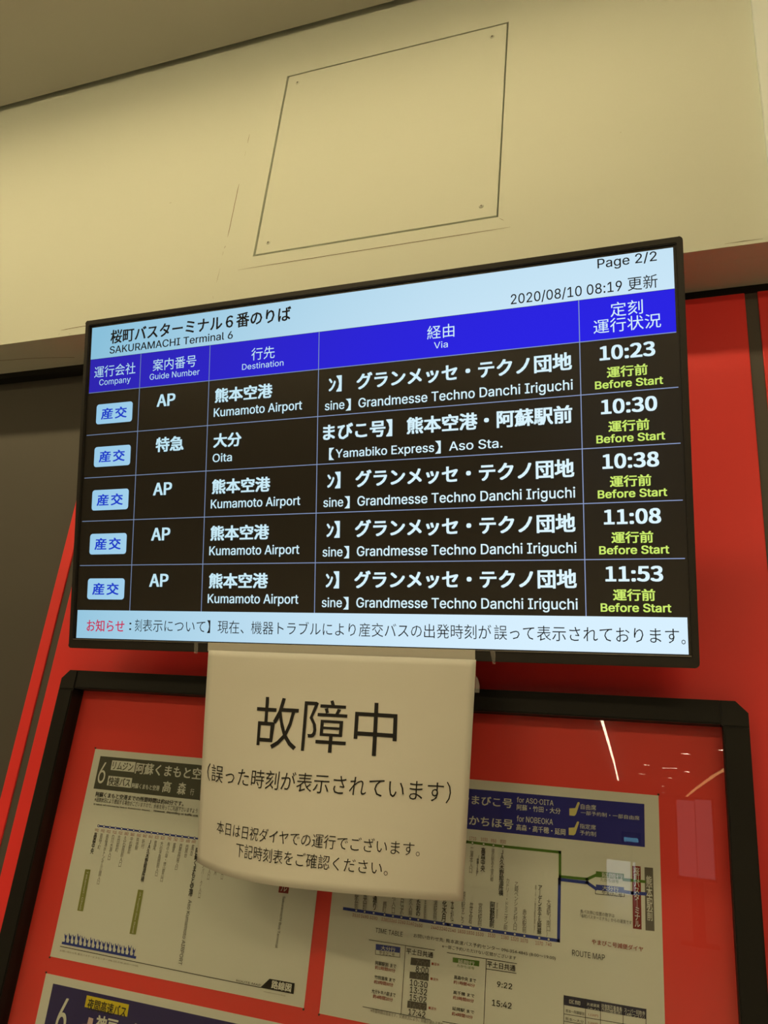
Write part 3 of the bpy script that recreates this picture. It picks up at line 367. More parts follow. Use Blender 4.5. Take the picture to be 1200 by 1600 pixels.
# printed matter: x and height above eye level, metres, on the plane of the sheets
PRINT = [
(1,'g','header_band',[(-0.8629,-0.0208),(-0.6687,-0.0207),(-0.4878,-0.0557),(-0.4866,0.0151),(-0.6792,0.0292),(-0.8629,0.0289)],'olive'),
(1,'h','6',-0.8589,-0.012,-0.8454,0.02,'paper',0),
(1,'g','header_badge',[(-0.8378,0.0095),(-0.7927,0.0094),(-0.7931,0.0247),(-0.8381,0.0241)],'paper'),
(1,'g','header_badge',[(-0.8389,-0.0139),(-0.7929,-0.014),(-0.7939,0.0005),(-0.8391,0.0006)],'paper'),
(1,'h','リムジン',-0.8352,0.0106,-0.7961,0.0228,'olive',0.02),
(1,'h','快速バス',-0.837,-0.0134,-0.7959,-0.0004,'olive',0.02),
(1,'h','阿蘇くまもと空港',-0.7909,0.0077,-0.6525,0.0247,'paper',0.02),
(1,'h','阿蘇くまもと空港',-0.7915,-0.0139,-0.7404,-0.0063,'paper',0.02),
(1,'h','高',-0.7352,-0.015,-0.72,0.0013,'paper',0.02),
(1,'h','森',-0.708,-0.0158,-0.6933,0.0017,'paper',0.02),
(1,'h','行',-0.685,-0.015,-0.6782,-0.0058,'paper',0),
(1,'h','阿蘇くまもと空港までの所要時間は約60分です。',-0.856,-0.0321,-0.6927,-0.0247,'ink',0.012),
(1,'h','※道路状況により遅延する場合がございますので、余裕を持ってご利用下さいますよう',-0.856,-0.0396,-0.6671,-0.0326,'ink',0),
(1, 'h', 'It takes 60 minutes by bus to Kumamoto Airport.', -0.856, -0.0448, -0.7494, -0.0422, 'ink', 0.01),
(1, 'h', 'However, depending on traffic con', -0.7429, -0.045, -0.6648, -0.041, 'ink', 0.01),
(1,'l','printed_line',[(-0.8393,-0.0737),(-0.6586,-0.0736),(-0.622,-0.075),(-0.5246,-0.0785)],0.0024,'blue'),
(1,'s',[(-0.8383,-0.0737),(-0.8278,-0.0737),(-0.8167,-0.0737),(-0.8061,-0.0737),(-0.7947,-0.0737),(-0.7832,-0.0737),(-0.7724,-0.0737),(-0.7616,-0.0737),(-0.751,-0.0737),(-0.7399,-0.0737),(-0.7288,-0.0737),(-0.7174,-0.0737),(-0.707,-0.0737),(-0.6966,-0.0737),(-0.6854,-0.0736),(-0.6742,-0.0736),(-0.6641,-0.0736)],0.0021,'blue'),
(1,'h','990',-0.8431,-0.0823,-0.8362,-0.0779,'rednum',0),
(1,'h','990',-0.8319,-0.0822,-0.825,-0.0778,'rednum',0),
(1,'h','950',-0.8209,-0.0821,-0.814,-0.0777,'rednum',0),
(1,'h','920',-0.8095,-0.0819,-0.8026,-0.0776,'rednum',0),
(1,'h','920',-0.7985,-0.0818,-0.7917,-0.0775,'rednum',0),
(1,'h','880',-0.7875,-0.0817,-0.7807,-0.0774,'rednum',0),
(1,'h','880',-0.7763,-0.0816,-0.7695,-0.0773,'rednum',0),
(1,'h','860',-0.7646,-0.0815,-0.7579,-0.0772,'rednum',0),
(1,'h','860',-0.7539,-0.0813,-0.7472,-0.0771,'rednum',0),
(1,'h','860',-0.7433,-0.0812,-0.7367,-0.077,'rednum',0),
(1,'h','820',-0.7322,-0.0811,-0.7256,-0.0769,'rednum',0),
(1,'h','820',-0.7218,-0.081,-0.7152,-0.0768,'rednum',0),
(1,'h','790',-0.7104,-0.0809,-0.7038,-0.0766,'rednum',0),
(1,'h','760',-0.6991,-0.0808,-0.6926,-0.0765,'rednum',0),
(1,'h','720',-0.6885,-0.0806,-0.682,-0.0764,'rednum',0),
(1,'h','680',-0.6774,-0.0805,-0.6709,-0.0763,'rednum',0),
(1,'h','680',-0.6676,-0.0804,-0.6611,-0.0762,'rednum',0),
(1,'v','高森中央',-0.8402,-0.0832,-0.8402,-0.1141,0.006,'ink',0.012),
(1,'v','高森下町',-0.8292,-0.0834,-0.8287,-0.1065,0.0053,'grey',0.0),
(1,'v','高森湧水トンネル公園入口',-0.818,-0.0835,-0.8172,-0.1542,0.0053,'grey',0.0),
(1,'v','白川水源入口',-0.8073,-0.0832,-0.8067,-0.1193,0.0053,'grey',0.0),
(1,'v','吉田新町',-0.7962,-0.0831,-0.7957,-0.1067,0.0052,'grey',0.0),
(1,'v','久石局前入口',-0.7846,-0.0827,-0.7849,-0.1264,0.0051,'grey',0.0),
(1,'v','中松駅前',-0.773,-0.0828,-0.7735,-0.1069,0.0051,'grey',0.0),
(1,'v','両併駅',-0.7621,-0.083,-0.7613,-0.1005,0.0051,'grey',0.0),
(1,'v','新村',-0.7515,-0.0836,-0.7508,-0.0969,0.0051,'grey',0.0),
(1,'v','ＪＡ久木野給油所横',-0.7391,-0.0839,-0.7405,-0.1414,0.0057,'ink',0.012),
(1,'v','竜尾',-0.7295,-0.0834,-0.7297,-0.0972,0.005,'grey',0.0),
(1,'v','大の字高原前入口',-0.7185,-0.0835,-0.7181,-0.1315,0.005,'grey',0.0),
(1,'v','鳥の小塚・俵山登山口',-0.7064,-0.0835,-0.7075,-0.1375,0.0049,'grey',0.0),
(1,'v','風里',-0.6962,-0.0837,-0.6966,-0.0961,0.0049,'grey',0.0),
(1,'v','西原台団地入口',-0.6849,-0.0837,-0.6864,-0.1193,0.0049,'grey',0.0),
(1,'v','西原台',-0.6742,-0.0838,-0.6742,-0.101,0.0049,'grey',0.0),
(1,'v','風当',-0.6642,-0.0828,-0.6651,-0.0975,0.0049,'grey',0.0),
(1,'g','remark_bar',[(-0.8446,-0.1931),(-0.834,-0.1928),(-0.836,-0.1359),(-0.8458,-0.1363)],'bar'),
(1,'g','remark_bar',[(-0.7454,-0.2106),(-0.7345,-0.2102),(-0.7353,-0.1521),(-0.7448,-0.1523)],'bar'),
(1,'d','Takamori-Chuo',-0.8405,-0.1382,-0.8394,-0.1913,0.0033,'paper',0),
(1, 'd', 'JA Kugino Gas Stand', -0.7398, -0.1546, -0.7403, -0.2085, 0.0031, 'paper', 0),
(1,'v','阿蘇くまもと空港',-0.6556,-0.0861,-0.6551,-0.15,0.007,'ink',0.012),
(1, 'd', 'Aso Kumamoto AIRPORT', -0.654, -0.155, -0.6532, -0.237, 0.0058, 'ink', 0),
(1,'v','テクノパーク入口',-0.6421,-0.089,-0.6401,-0.1512,0.0037,'grey',0),
(1,'v','大林入口',-0.6303,-0.0942,-0.6303,-0.126,0.004,'grey',0),
(1,'v','古閑',-0.6194,-0.1015,-0.6201,-0.1185,0.0039,'grey',0),
(1,'v','本村入口',-0.6093,-0.0919,-0.6083,-0.123,0.0039,'grey',0),
(1,'v','通町',-0.5624,-0.0973,-0.5623,-0.1197,0.0038,'grey',0),
(1,'g','terminal_box',[(-0.5166,-0.1285),(-0.5013,-0.128),(-0.5011,-0.0167),(-0.5152,-0.0162)],'maroon'),
(1,'v','桜町バスターミナル',-0.5083,-0.0195,-0.5087,-0.1263,0.01,'paper',0),
(1, 'd', 'Sakuramachi Bus Terminal', -0.5068, -0.1321, -0.5087, -0.1958, 0.0039, 'ink', 0),
(1,'l','printed_line',[(-0.8616,-0.2431),(-0.6115,-0.2448),(-0.5243,-0.245)],0.0009,'ink'),
(1,'g','map_tab',[(-0.525,-0.2451),(-0.4754,-0.245),(-0.4755,-0.2325),(-0.513,-0.2329)],'ink'),
(1, 'h', 'ROUTE MAP', -0.5621, -0.2436, -0.5245, -0.2411, 'ink', 0),
(1,'h','路線図',-0.5089,-0.2435,-0.4795,-0.2337,'paper',0.03),
(1,'h','2020年6月1日改正',-0.5192,-0.2494,-0.4861,-0.248,'grey',0),
(1, 'h', 'お問い合わせ先 産交バスサービスセンター 096-325-0100 (8:00～19:00)', -0.8602, -0.25, -0.7207, -0.247, 'grey', 0),
(1,'g','crowd_base',[(-0.8599,-0.2397),(-0.727,-0.2402),(-0.7269,-0.237),(-0.8599,-0.2366)],'blue'),
(1,'g','crowd_figure',[(-0.8555,-0.2371),(-0.8551,-0.233),(-0.8568,-0.231),(-0.8584,-0.2259),(-0.8574,-0.2258),(-0.8553,-0.2299),(-0.8558,-0.2293),(-0.8562,-0.2283),(-0.8555,-0.2272),(-0.8543,-0.228),(-0.8542,-0.2291),(-0.8541,-0.2298),(-0.8537,-0.2264),(-0.8528,-0.2263),(-0.8534,-0.2306),(-0.8537,-0.2328),(-0.8522,-0.2366)],'blue'),
(1,'g','crowd_figure',[(-0.8482,-0.2372),(-0.8472,-0.2328),(-0.8492,-0.2308),(-0.8509,-0.2244),(-0.85,-0.2242),(-0.8471,-0.2296),(-0.8475,-0.2289),(-0.848,-0.2278),(-0.8473,-0.2268),(-0.846,-0.2275),(-0.8459,-0.2286),(-0.8456,-0.2294),(-0.845,-0.2255),(-0.8441,-0.2254),(-0.8448,-0.2302),(-0.8454,-0.2326),(-0.8438,-0.2366)],'blue'),
(1,'g','crowd_figure',[(-0.8399,-0.2371),(-0.8396,-0.2327),(-0.8414,-0.2306),(-0.8432,-0.2253),(-0.8422,-0.2252),(-0.84,-0.2294),(-0.8405,-0.2287),(-0.841,-0.2276),(-0.8403,-0.2266),(-0.8391,-0.2273),(-0.8389,-0.2285),(-0.8388,-0.2292),(-0.8385,-0.2254),(-0.8375,-0.2253),(-0.8379,-0.2301),(-0.8382,-0.2325),(-0.8364,-0.2367)],'blue'),
(1,'g','crowd_figure',[(-0.8325,-0.2372),(-0.8317,-0.2322),(-0.8338,-0.2298),(-0.8356,-0.2229),(-0.8347,-0.2227),(-0.8318,-0.2284),(-0.8322,-0.2276),(-0.8327,-0.2264),(-0.832,-0.2253),(-0.8308,-0.2261),(-0.8306,-0.2274),(-0.8303,-0.2282),(-0.8298,-0.2242),(-0.8289,-0.2241),(-0.8296,-0.2292),(-0.83,-0.232),(-0.8283,-0.2366)],'blue'),
(1,'g','crowd_figure',[(-0.8246,-0.2372),(-0.8237,-0.2332),(-0.8255,-0.2312),(-0.8272,-0.2248),(-0.8263,-0.2247),(-0.8236,-0.2301),(-0.824,-0.2294),(-0.8245,-0.2284),(-0.8238,-0.2274),(-0.8226,-0.2282),(-0.8224,-0.2292),(-0.8222,-0.2299),(-0.8221,-0.225),(-0.8211,-0.2249),(-0.8216,-0.2307),(-0.8221,-0.2329),(-0.8207,-0.2367)],'blue'),
(1,'g','crowd_figure',[(-0.8169,-0.2372),(-0.8159,-0.2335),(-0.8177,-0.2318),(-0.8191,-0.2263),(-0.8182,-0.2261),(-0.8158,-0.2307),(-0.8162,-0.2301),(-0.8166,-0.2292),(-0.8159,-0.2282),(-0.8147,-0.229),(-0.8146,-0.2299),(-0.8144,-0.2305),(-0.8138,-0.2271),(-0.8129,-0.227),(-0.8138,-0.2312),(-0.8143,-0.2333),(-0.813,-0.2367)],'blue'),
(1,'g','crowd_figure',[(-0.8089,-0.2372),(-0.8081,-0.233),(-0.8097,-0.231),(-0.8112,-0.2245),(-0.8103,-0.2243),(-0.8079,-0.2298),(-0.8084,-0.2292),(-0.8089,-0.2281),(-0.8082,-0.2271),(-0.807,-0.2279),(-0.8068,-0.2289),(-0.8068,-0.2297),(-0.8066,-0.2254),(-0.8057,-0.2252),(-0.8064,-0.2305),(-0.8068,-0.2329),(-0.8056,-0.2368)],'blue'),
(1,'g','crowd_figure',[(-0.8017,-0.2373),(-0.8007,-0.2334),(-0.8026,-0.2315),(-0.8044,-0.2252),(-0.8034,-0.2251),(-0.8007,-0.2304),(-0.801,-0.2298),(-0.8015,-0.2288),(-0.8008,-0.2278),(-0.7996,-0.2286),(-0.7995,-0.2296),(-0.7992,-0.2302),(-0.7989,-0.2255),(-0.7979,-0.2253),(-0.7984,-0.2309),(-0.799,-0.2331),(-0.7975,-0.2367)],'blue'),
(1,'g','crowd_figure',[(-0.7938,-0.2373),(-0.7931,-0.2331),(-0.7948,-0.2311),(-0.7963,-0.2255),(-0.7954,-0.2253),(-0.7931,-0.23),(-0.7935,-0.2293),(-0.7939,-0.2283),(-0.7933,-0.2273),(-0.7921,-0.228),(-0.7919,-0.2291),(-0.7918,-0.2298),(-0.7913,-0.2262),(-0.7904,-0.2261),(-0.7912,-0.2306),(-0.7916,-0.2329),(-0.7902,-0.2368)],'blue'),
(1,'g','crowd_figure',[(-0.7865,-0.2374),(-0.7857,-0.2335),(-0.7877,-0.2317),(-0.7892,-0.227),(-0.7883,-0.2269),(-0.7861,-0.2307),(-0.7864,-0.23),(-0.7868,-0.2291),(-0.7862,-0.2281),(-0.785,-0.2288),(-0.7849,-0.2298),(-0.7847,-0.2305),(-0.7842,-0.2262),(-0.7833,-0.226),(-0.7835,-0.2311),(-0.7841,-0.2333),(-0.7824,-0.2368)],'blue'),
(1,'g','crowd_figure',[(-0.7787,-0.2374),(-0.7779,-0.2336),(-0.7796,-0.2318),(-0.7811,-0.2266),(-0.7801,-0.2264),(-0.7779,-0.2307),(-0.7783,-0.2301),(-0.7787,-0.2292),(-0.778,-0.2282),(-0.7769,-0.2289),(-0.7768,-0.2299),(-0.7766,-0.2305),(-0.7764,-0.2256),(-0.7755,-0.2255),(-0.7759,-0.2313),(-0.7764,-0.2334),(-0.775,-0.2368)],'blue'),
(1,'g','crowd_figure',[(-0.7711,-0.2374),(-0.7704,-0.2338),(-0.7721,-0.232),(-0.7738,-0.2264),(-0.7729,-0.2263),(-0.7706,-0.2311),(-0.771,-0.2305),(-0.7714,-0.2296),(-0.7707,-0.2286),(-0.7696,-0.2293),(-0.7695,-0.2303),(-0.7694,-0.2309),(-0.7689,-0.2273),(-0.768,-0.2272),(-0.7685,-0.2315),(-0.769,-0.2336),(-0.7676,-0.2369)],'blue'),
(1,'g','crowd_figure',[(-0.7639,-0.2374),(-0.763,-0.2336),(-0.7648,-0.2318),(-0.7664,-0.2262),(-0.7655,-0.2261),(-0.7631,-0.2308),(-0.7635,-0.2302),(-0.7639,-0.2292),(-0.7632,-0.2282),(-0.762,-0.229),(-0.7619,-0.2299),(-0.7618,-0.2306),(-0.7614,-0.2258),(-0.7605,-0.2257),(-0.7609,-0.2313),(-0.7614,-0.2334),(-0.7599,-0.2369)],'blue'),
(1,'g','crowd_figure',[(-0.756,-0.2374),(-0.7554,-0.234),(-0.7569,-0.2324),(-0.7585,-0.2266),(-0.7576,-0.2265),(-0.7555,-0.2314),(-0.7559,-0.2309),(-0.7563,-0.2301),(-0.7556,-0.229),(-0.7545,-0.2298),(-0.7544,-0.2307),(-0.7544,-0.2313),(-0.7542,-0.2272),(-0.7533,-0.2271),(-0.7537,-0.2319),(-0.7541,-0.2338),(-0.7529,-0.237)],'blue'),
(1,'g','crowd_figure',[(-0.7487,-0.2375),(-0.7481,-0.2339),(-0.7497,-0.2322),(-0.7512,-0.2269),(-0.7503,-0.2268),(-0.7483,-0.2312),(-0.7487,-0.2307),(-0.749,-0.2298),(-0.7484,-0.2288),(-0.7472,-0.2295),(-0.7471,-0.2304),(-0.7471,-0.231),(-0.7465,-0.228),(-0.7456,-0.2278),(-0.7462,-0.2317),(-0.7467,-0.2337),(-0.7453,-0.237)],'blue'),
(1,'g','crowd_figure',[(-0.7417,-0.2375),(-0.7406,-0.2333),(-0.7424,-0.2314),(-0.7437,-0.2252),(-0.7428,-0.2251),(-0.7403,-0.2302),(-0.7406,-0.2295),(-0.741,-0.2285),(-0.7403,-0.2275),(-0.7392,-0.2282),(-0.7391,-0.2293),(-0.7388,-0.23),(-0.7385,-0.225),(-0.7376,-0.2249),(-0.7383,-0.2308),(-0.7389,-0.2331),(-0.7376,-0.2369)],'blue'),
(1,'g','crowd_figure',[(-0.734,-0.2375),(-0.7329,-0.2342),(-0.7343,-0.2327),(-0.7354,-0.2271),(-0.7345,-0.2269),(-0.7324,-0.2317),(-0.7328,-0.2312),(-0.7331,-0.2305),(-0.7325,-0.2294),(-0.7313,-0.2302),(-0.7313,-0.231),(-0.7312,-0.2316),(-0.7308,-0.228),(-0.7299,-0.2279),(-0.7309,-0.2322),(-0.7315,-0.234),(-0.7306,-0.237)],'blue'),
(3,'g','header_band',[(-0.8599,-0.3573),(-0.4755,-0.3573),(-0.4755,-0.2913),(-0.8599,-0.2913)],'purple'),
(3,'h','6',-0.8406,-0.3535,-0.8228,-0.3054,'paper',0.01),
(3,'g','header_badge',[(-0.7972,-0.311),(-0.7237,-0.3112),(-0.7241,-0.2965),(-0.7972,-0.2964)],'yellow'),
(3,'h','夜間高速バス',-0.7929,-0.3136,-0.7265,-0.2992,'ink',0.012),
(3,'h','神戸・大阪',-0.7729,-0.3367,-0.6796,-0.3164,'paper',0.03),
(3,'g','seat_icon',[(-0.7962,-0.3318),(-0.7953,-0.3404),(-0.778,-0.3408),(-0.7785,-0.3223),(-0.7865,-0.3219),(-0.7872,-0.3303)],'pink'),
(2,'g','header_band',[(-0.4265,-0.0102),(-0.2531,-0.0198),(-0.0301,-0.0186),(-0.0296,0.0313),(-0.2523,0.0305),(-0.4219,0.0404)],'navy'),
(2,'h','やまびこ号',-0.2659,0.011,-0.1947,0.0227,'paper',0.02),
(2,'h','たかちほ号',-0.2665,-0.0148,-0.1928,-0.0032,'paper',0.02),
(2, 'h', 'for ASO·OITA', -0.1892, 0.019, -0.1415, 0.0258, 'paper', 0.01),
(2,'h','阿蘇・竹田・大分',-0.1889,0.0096,-0.1324,0.0168,'paper',0.015),
(2, 'h', 'for NOBEOKA', -0.1884, -0.0043, -0.1418, 0.003, 'paper', 0.01),
(2,'h','高森・高千穂・延岡',-0.1887,-0.0151,-0.1259,-0.0074,'paper',0.015),
(2,'g','seat_icon',[(-0.1213,0.0092),(-0.1149,0.0093),(-0.113,0.0113),(-0.1083,0.0254),(-0.1094,0.0265),(-0.111,0.026),(-0.1141,0.0187),(-0.1214,0.0178)],'seat'),
(2,'g','seat_icon',[(-0.1218,-0.014),(-0.1155,-0.0138),(-0.1136,-0.0119),(-0.109,0.0021),(-0.11,0.0032),(-0.1116,0.0026),(-0.1148,-0.0045),(-0.1219,-0.0055)],'seat'),
(2,'h','自由席',-0.1071,0.0181,-0.0881,0.0247,'paper',0),
(2,'h','一部予約制・一部自由席',-0.107,0.0116,-0.0357,0.0167,'paper',0),
(2,'h','指定席',-0.1083,-0.0049,-0.0884,0.001,'paper',0),
(2,'h','予約制',-0.1082,-0.0126,-0.0882,-0.0069,'paper',0),
(2,'l','printed_line',[(-0.3292,-0.0675),(-0.2529,-0.0358),(-0.2053,-0.0363),(-0.1325,-0.0355),(-0.1321,-0.0634),(-0.0989,-0.0626),(-0.0887,-0.0569)],0.0032,'green'),
(2,'g','direction_box',[(-0.0884,-0.0589),(-0.0552,-0.0578),(-0.0551,-0.0515),(-0.0884,-0.0523)],'green'),
(2,'h','延岡行',-0.0816,-0.0581,-0.0564,-0.0526,'paper',0.01),
(2,'l','printed_line',[(-0.0552,-0.0579),(-0.0316,-0.0574)],0.0032,'green'),
(2,'h','たかちほ号',-0.0829,-0.0631,-0.0615,-0.0591,'green',0),
(2,'l','printed_line',[(-0.4163,-0.1359),(-0.2722,-0.1359),(-0.1328,-0.135),(-0.1326,-0.0711),(-0.1327,-0.0669),(-0.0989,-0.0665),(-0.0887,-0.0719)],0.0036,'blue'),
(2,'g','direction_box',[(-0.0884,-0.0734),(-0.0554,-0.0728),(-0.0553,-0.0665),(-0.0884,-0.0673)],'blue'),
(2,'h','大分行',-0.0807,-0.0724,-0.0615,-0.0674,'paper',0.01),
(2,'l','printed_line',[(-0.0554,-0.0712),(-0.0455,-0.0716),(-0.031,-0.0707)],0.0036,'blue'),
(2,'l','printed_line',[(-0.0891,-0.0739),(-0.0891,-0.0778),(-0.055,-0.0768),(-0.0549,-0.0721)],0.0006,'ink'),
(2,'h','やまびこ号',-0.0814,-0.0779,-0.0576,-0.0724,'ink',0),
(2,'s',[(-0.2456,-0.0364),(-0.2307,-0.0363),(-0.2177,-0.0363),(-0.2053,-0.0363)],0.002,'green'),
(2,'h','1710',-0.2502,-0.0329,-0.241,-0.0288,'rednum',0),
(2,'h','1030',-0.2347,-0.0326,-0.2258,-0.0285,'rednum',0),
(2,'h','950',-0.2212,-0.0328,-0.2143,-0.0289,'rednum',0),
(2,'h','930',-0.209,-0.0329,-0.2017,-0.0286,'rednum',0),
(2,'v','二瀬本入口',-0.2459,-0.0419,-0.2462,-0.0726,0.0045,'grey',0.0),
(2,'v','高森中央',-0.2308,-0.0403,-0.2304,-0.0692,0.006,'ink',0.01),
(2,'v','（休憩15分）',-0.2373,-0.05,-0.2374,-0.0754,0.0031,'ink',0.01),
(2,'v','道の駅あそ望の郷',-0.2179,-0.0402,-0.2181,-0.0794,0.0042,'grey',0.0),
(2,'v','ＪＡ久木野給油所横',-0.2058,-0.0406,-0.2054,-0.0943,0.0061,'ink',0.01),
(2,'v','カドリー・ドミニオン前',-0.1974,-0.0732,-0.1982,-0.1319,0.0047,'grey',0.0),
(2,'v','乙姫ペンション村入口',-0.1859,-0.0762,-0.1864,-0.131,0.0049,'grey',0.0),
(2,'v','赤水駅前',-0.1748,-0.1056,-0.1747,-0.1318,0.0053,'grey',0.0),
(2,'v','アーデンホテル阿蘇',-0.1564,-0.0764,-0.1562,-0.1312,0.0053,'ink',0.01),
(2,'v','休憩10分（下り便は大津駅前を通過します）',-0.1619,-0.0766,-0.1623,-0.1307,0.002,'grey',0.0),
(2,'v','大津駅（南口）',-0.1453,-0.0906,-0.1452,-0.1327,0.0052,'grey',0.0),
(2,'v','阿蘇駅前',-0.2156,-0.1024,-0.2156,-0.1318,0.0063,'ink',0.01),
(2, 'd', 'Aso Station', -0.2095, -0.1026, -0.2094, -0.1206, 0.0018, 'grey', 0.0),
(2,'v','宮地駅前',-0.2312,-0.1058,-0.2311,-0.1321,0.0054,'grey',0.0),
(2,'v','笹倉',-0.2428,-0.1061,-0.243,-0.1311,0.0048,'grey',0.0),
(2,'v','道の駅すごう',-0.2534,-0.0949,-0.2536,-0.1321,0.0049,'grey',0.0),
(2,'v','三本松',-0.2684,-0.0956,-0.2672,-0.1322,0.0044,'grey',0.0),
(2,'v','大分駅前',-0.4018,-0.0928,-0.399,-0.1348,0.0056,'grey',0.0),
(2,'v','中央町',-0.3888,-0.1049,-0.387,-0.1346,0.0056,'grey',0.0),
(2,'v','竹田通り',-0.3755,-0.0949,-0.3731,-0.1323,0.0059,'ink',0.01),
(2,'v','鶴町',-0.3595,-0.1198,-0.3597,-0.1334,0.0051,'grey',0.0),
(2,'v','朝地入口',-0.3483,-0.1001,-0.3468,-0.1334,0.005,'grey',0.0),
(2,'v','岩戸沢',-0.3366,-0.1004,-0.335,-0.1324,0.005,'grey',0.0),
(2,'v','久住久入線',-0.3244,-0.1006,-0.3232,-0.132,0.0049,'grey',0.0),
(2,'v','たけたおの',-0.3138,-0.0993,-0.3126,-0.1316,0.0057,'ink',0.01),
(2,'v','瀬の本高原前',-0.3044,-0.0998,-0.3032,-0.1336,0.003,'grey',0.0),
(2,'v','長湯駅前',-0.2901,-0.1014,-0.29,-0.1325,0.0048,'grey',0.0),
(2,'v','荻の里温泉花水月',-0.2788,-0.0619,-0.2779,-0.1335,0.0064,'ink',0.01),
(2,'s',[(-0.3988,-0.136),(-0.3867,-0.1359),(-0.3739,-0.1357),(-0.3586,-0.1358),(-0.3468,-0.1359),(-0.3351,-0.1358),(-0.3231,-0.1357),(-0.3121,-0.1356),(-0.2898,-0.1357),(-0.278,-0.1357),(-0.2668,-0.1355),(-0.2542,-0.1354),(-0.2426,-0.1354),(-0.2308,-0.1353),(-0.2156,-0.1353),(-0.1982,-0.1355),(-0.1863,-0.1354),(-0.1744,-0.1356),(-0.1561,-0.1352),(-0.1447,-0.1353)],0.0021,'blue'),
(2,'h','3510',-0.4035,-0.1437,-0.3928,-0.1397,'rednum',0),
(2,'h','3490',-0.3914,-0.1436,-0.3808,-0.1396,'rednum',0),
(2,'h','3390',-0.3786,-0.1435,-0.368,-0.1395,'rednum',0),
(2,'h','3380',-0.3625,-0.1433,-0.3521,-0.1394,'rednum',0),
(2,'h','3360',-0.3515,-0.1432,-0.3411,-0.1393,'rednum',0),
(2,'h','3260',-0.3394,-0.1431,-0.329,-0.1392,'rednum',0),
(2,'h','3160',-0.3276,-0.143,-0.3173,-0.1391,'rednum',0),
(2,'h','2650',-0.3161,-0.1439,-0.3059,-0.1399,'rednum',0),
(2,'h','2440',-0.2942,-0.1436,-0.2841,-0.1397,'rednum',0),
(2,'h','2240',-0.2829,-0.1435,-0.2729,-0.1396,'rednum',0),
(2,'h','2140',-0.2715,-0.1434,-0.2616,-0.1396,'rednum',0),
(2,'h','1830',-0.2588,-0.1433,-0.2489,-0.1394,'rednum',0),
(2,'h','1830',-0.2472,-0.1432,-0.2374,-0.1393,'rednum',0),
(2,'h','1530',-0.2354,-0.1431,-0.2256,-0.1392,'rednum',0),
(2,'h','1530',-0.22,-0.1425,-0.2107,-0.1384,'rednum',0),
(2,'h','1380',-0.2031,-0.1424,-0.1938,-0.1383,'rednum',0),
(2,'h','1320',-0.1907,-0.1425,-0.1815,-0.1384,'rednum',0),
(2,'h','1070',-0.179,-0.1427,-0.1699,-0.1386,'rednum',0),
(2,'h','1070',-0.1605,-0.143,-0.1515,-0.1389,'rednum',0),
(2,'h','740',-0.1483,-0.1423,-0.141,-0.1385,'rednum',0),
(2, 'h', 'TIME TABLE', -0.3692, -0.1579, -0.3316, -0.1525, 'ink', 0),
(2, 'h', 'お問い合わせ先: 熊本高速バス予約センター 096-354-4845 (8:00～19:00)', -0.3167, -0.1572, -0.1359, -0.1519, 'ink', 0),
(2,'h','※一部ご予約いただけない区間がございます',-0.2782,-0.1632,-0.1837,-0.159,'ink',0),
(2,'l','printed_line',[(-0.3769,-0.1677),(-0.288,-0.1671)],0.0007,'ink'),
(2,'l','printed_line',[(-0.3266,-0.1682),(-0.3258,-0.243)],0.0007,'ink'),
(2,'l','printed_line',[(-0.3772,-0.2437),(-0.2877,-0.2435)],0.0007,'ink'),
(2,'g','direction_box',[(-0.3667,-0.1779),(-0.3334,-0.1768),(-0.3334,-0.1703),(-0.3672,-0.1712)],'blue'),
(2,'h','大分行',-0.3595,-0.1769,-0.3399,-0.1719,'paper',0.01),
(2,'l','printed_line',[(-0.3669,-0.1782),(-0.3665,-0.183),(-0.3331,-0.1817),(-0.3334,-0.1768)],0.0006,'ink'),
(2,'h','やまびこ号',-0.3612,-0.1822,-0.3403,-0.1778,'ink',0),
(2, 'h', '阿蘇駅前 まで', -0.3653, -0.1948, -0.3369, -0.1901, 'ink', 0.008),
(2,'h','約2時間00分',-0.3652,-0.1996,-0.3377,-0.1955,'rednum',0.008),
(2, 'h', '竹田温泉 まで', -0.365, -0.2105, -0.3367, -0.2062, 'ink', 0.008),
(2,'h','約3時間00分',-0.365,-0.2158,-0.339,-0.2115,'rednum',0.008),
(2,'h','大分トキハ前まで',-0.3672,-0.2267,-0.3348,-0.222,'ink',0.008),
(2,'h','約4時間20分',-0.3648,-0.2322,-0.338,-0.2277,'rednum',0.008),
(2,'h','平土日共通',-0.325,-0.1764,-0.2891,-0.1697,'ink',0.015),
(2,'g','cancelled_box',[(-0.3183,-0.188),(-0.2924,-0.1868),(-0.2926,-0.1786),(-0.3181,-0.1797)],'dark'),
(2,'g','cancelled_box',[(-0.3183,-0.203),(-0.293,-0.2023),(-0.2931,-0.1942),(-0.3184,-0.1956)],'dark'),
(2,'g','cancelled_box',[(-0.3186,-0.2354),(-0.2932,-0.2343),(-0.2934,-0.227),(-0.3184,-0.2276)],'dark'),
(2,'h','7:00',-0.3113,-0.1876,-0.2943,-0.1809,'grey',0),
(2,'h','9:00',-0.31,-0.2025,-0.2944,-0.1962,'grey',0),
(2,'h','16:32',-0.3164,-0.2355,-0.2947,-0.2287,'grey',0),
(2,'h','8:00',-0.3107,-0.1949,-0.2938,-0.1878,'ink',0.015),
(2,'h','10:30',-0.3171,-0.2105,-0.2938,-0.2038,'ink',0.015),
(2,'h','13:32',-0.3164,-0.2185,-0.2939,-0.2117,'ink',0.015),
(2,'h','15:02',-0.3162,-0.2267,-0.294,-0.2199,'ink',0.015),
(2,'h','17:42',-0.3163,-0.2425,-0.2942,-0.2361,'ink',0.015),
(2,'h','■運休',-0.2904,-0.1842,-0.2801,-0.1808,'rednum',0),
(2,'h','■運休',-0.2906,-0.2008,-0.2803,-0.1975,'rednum',0),
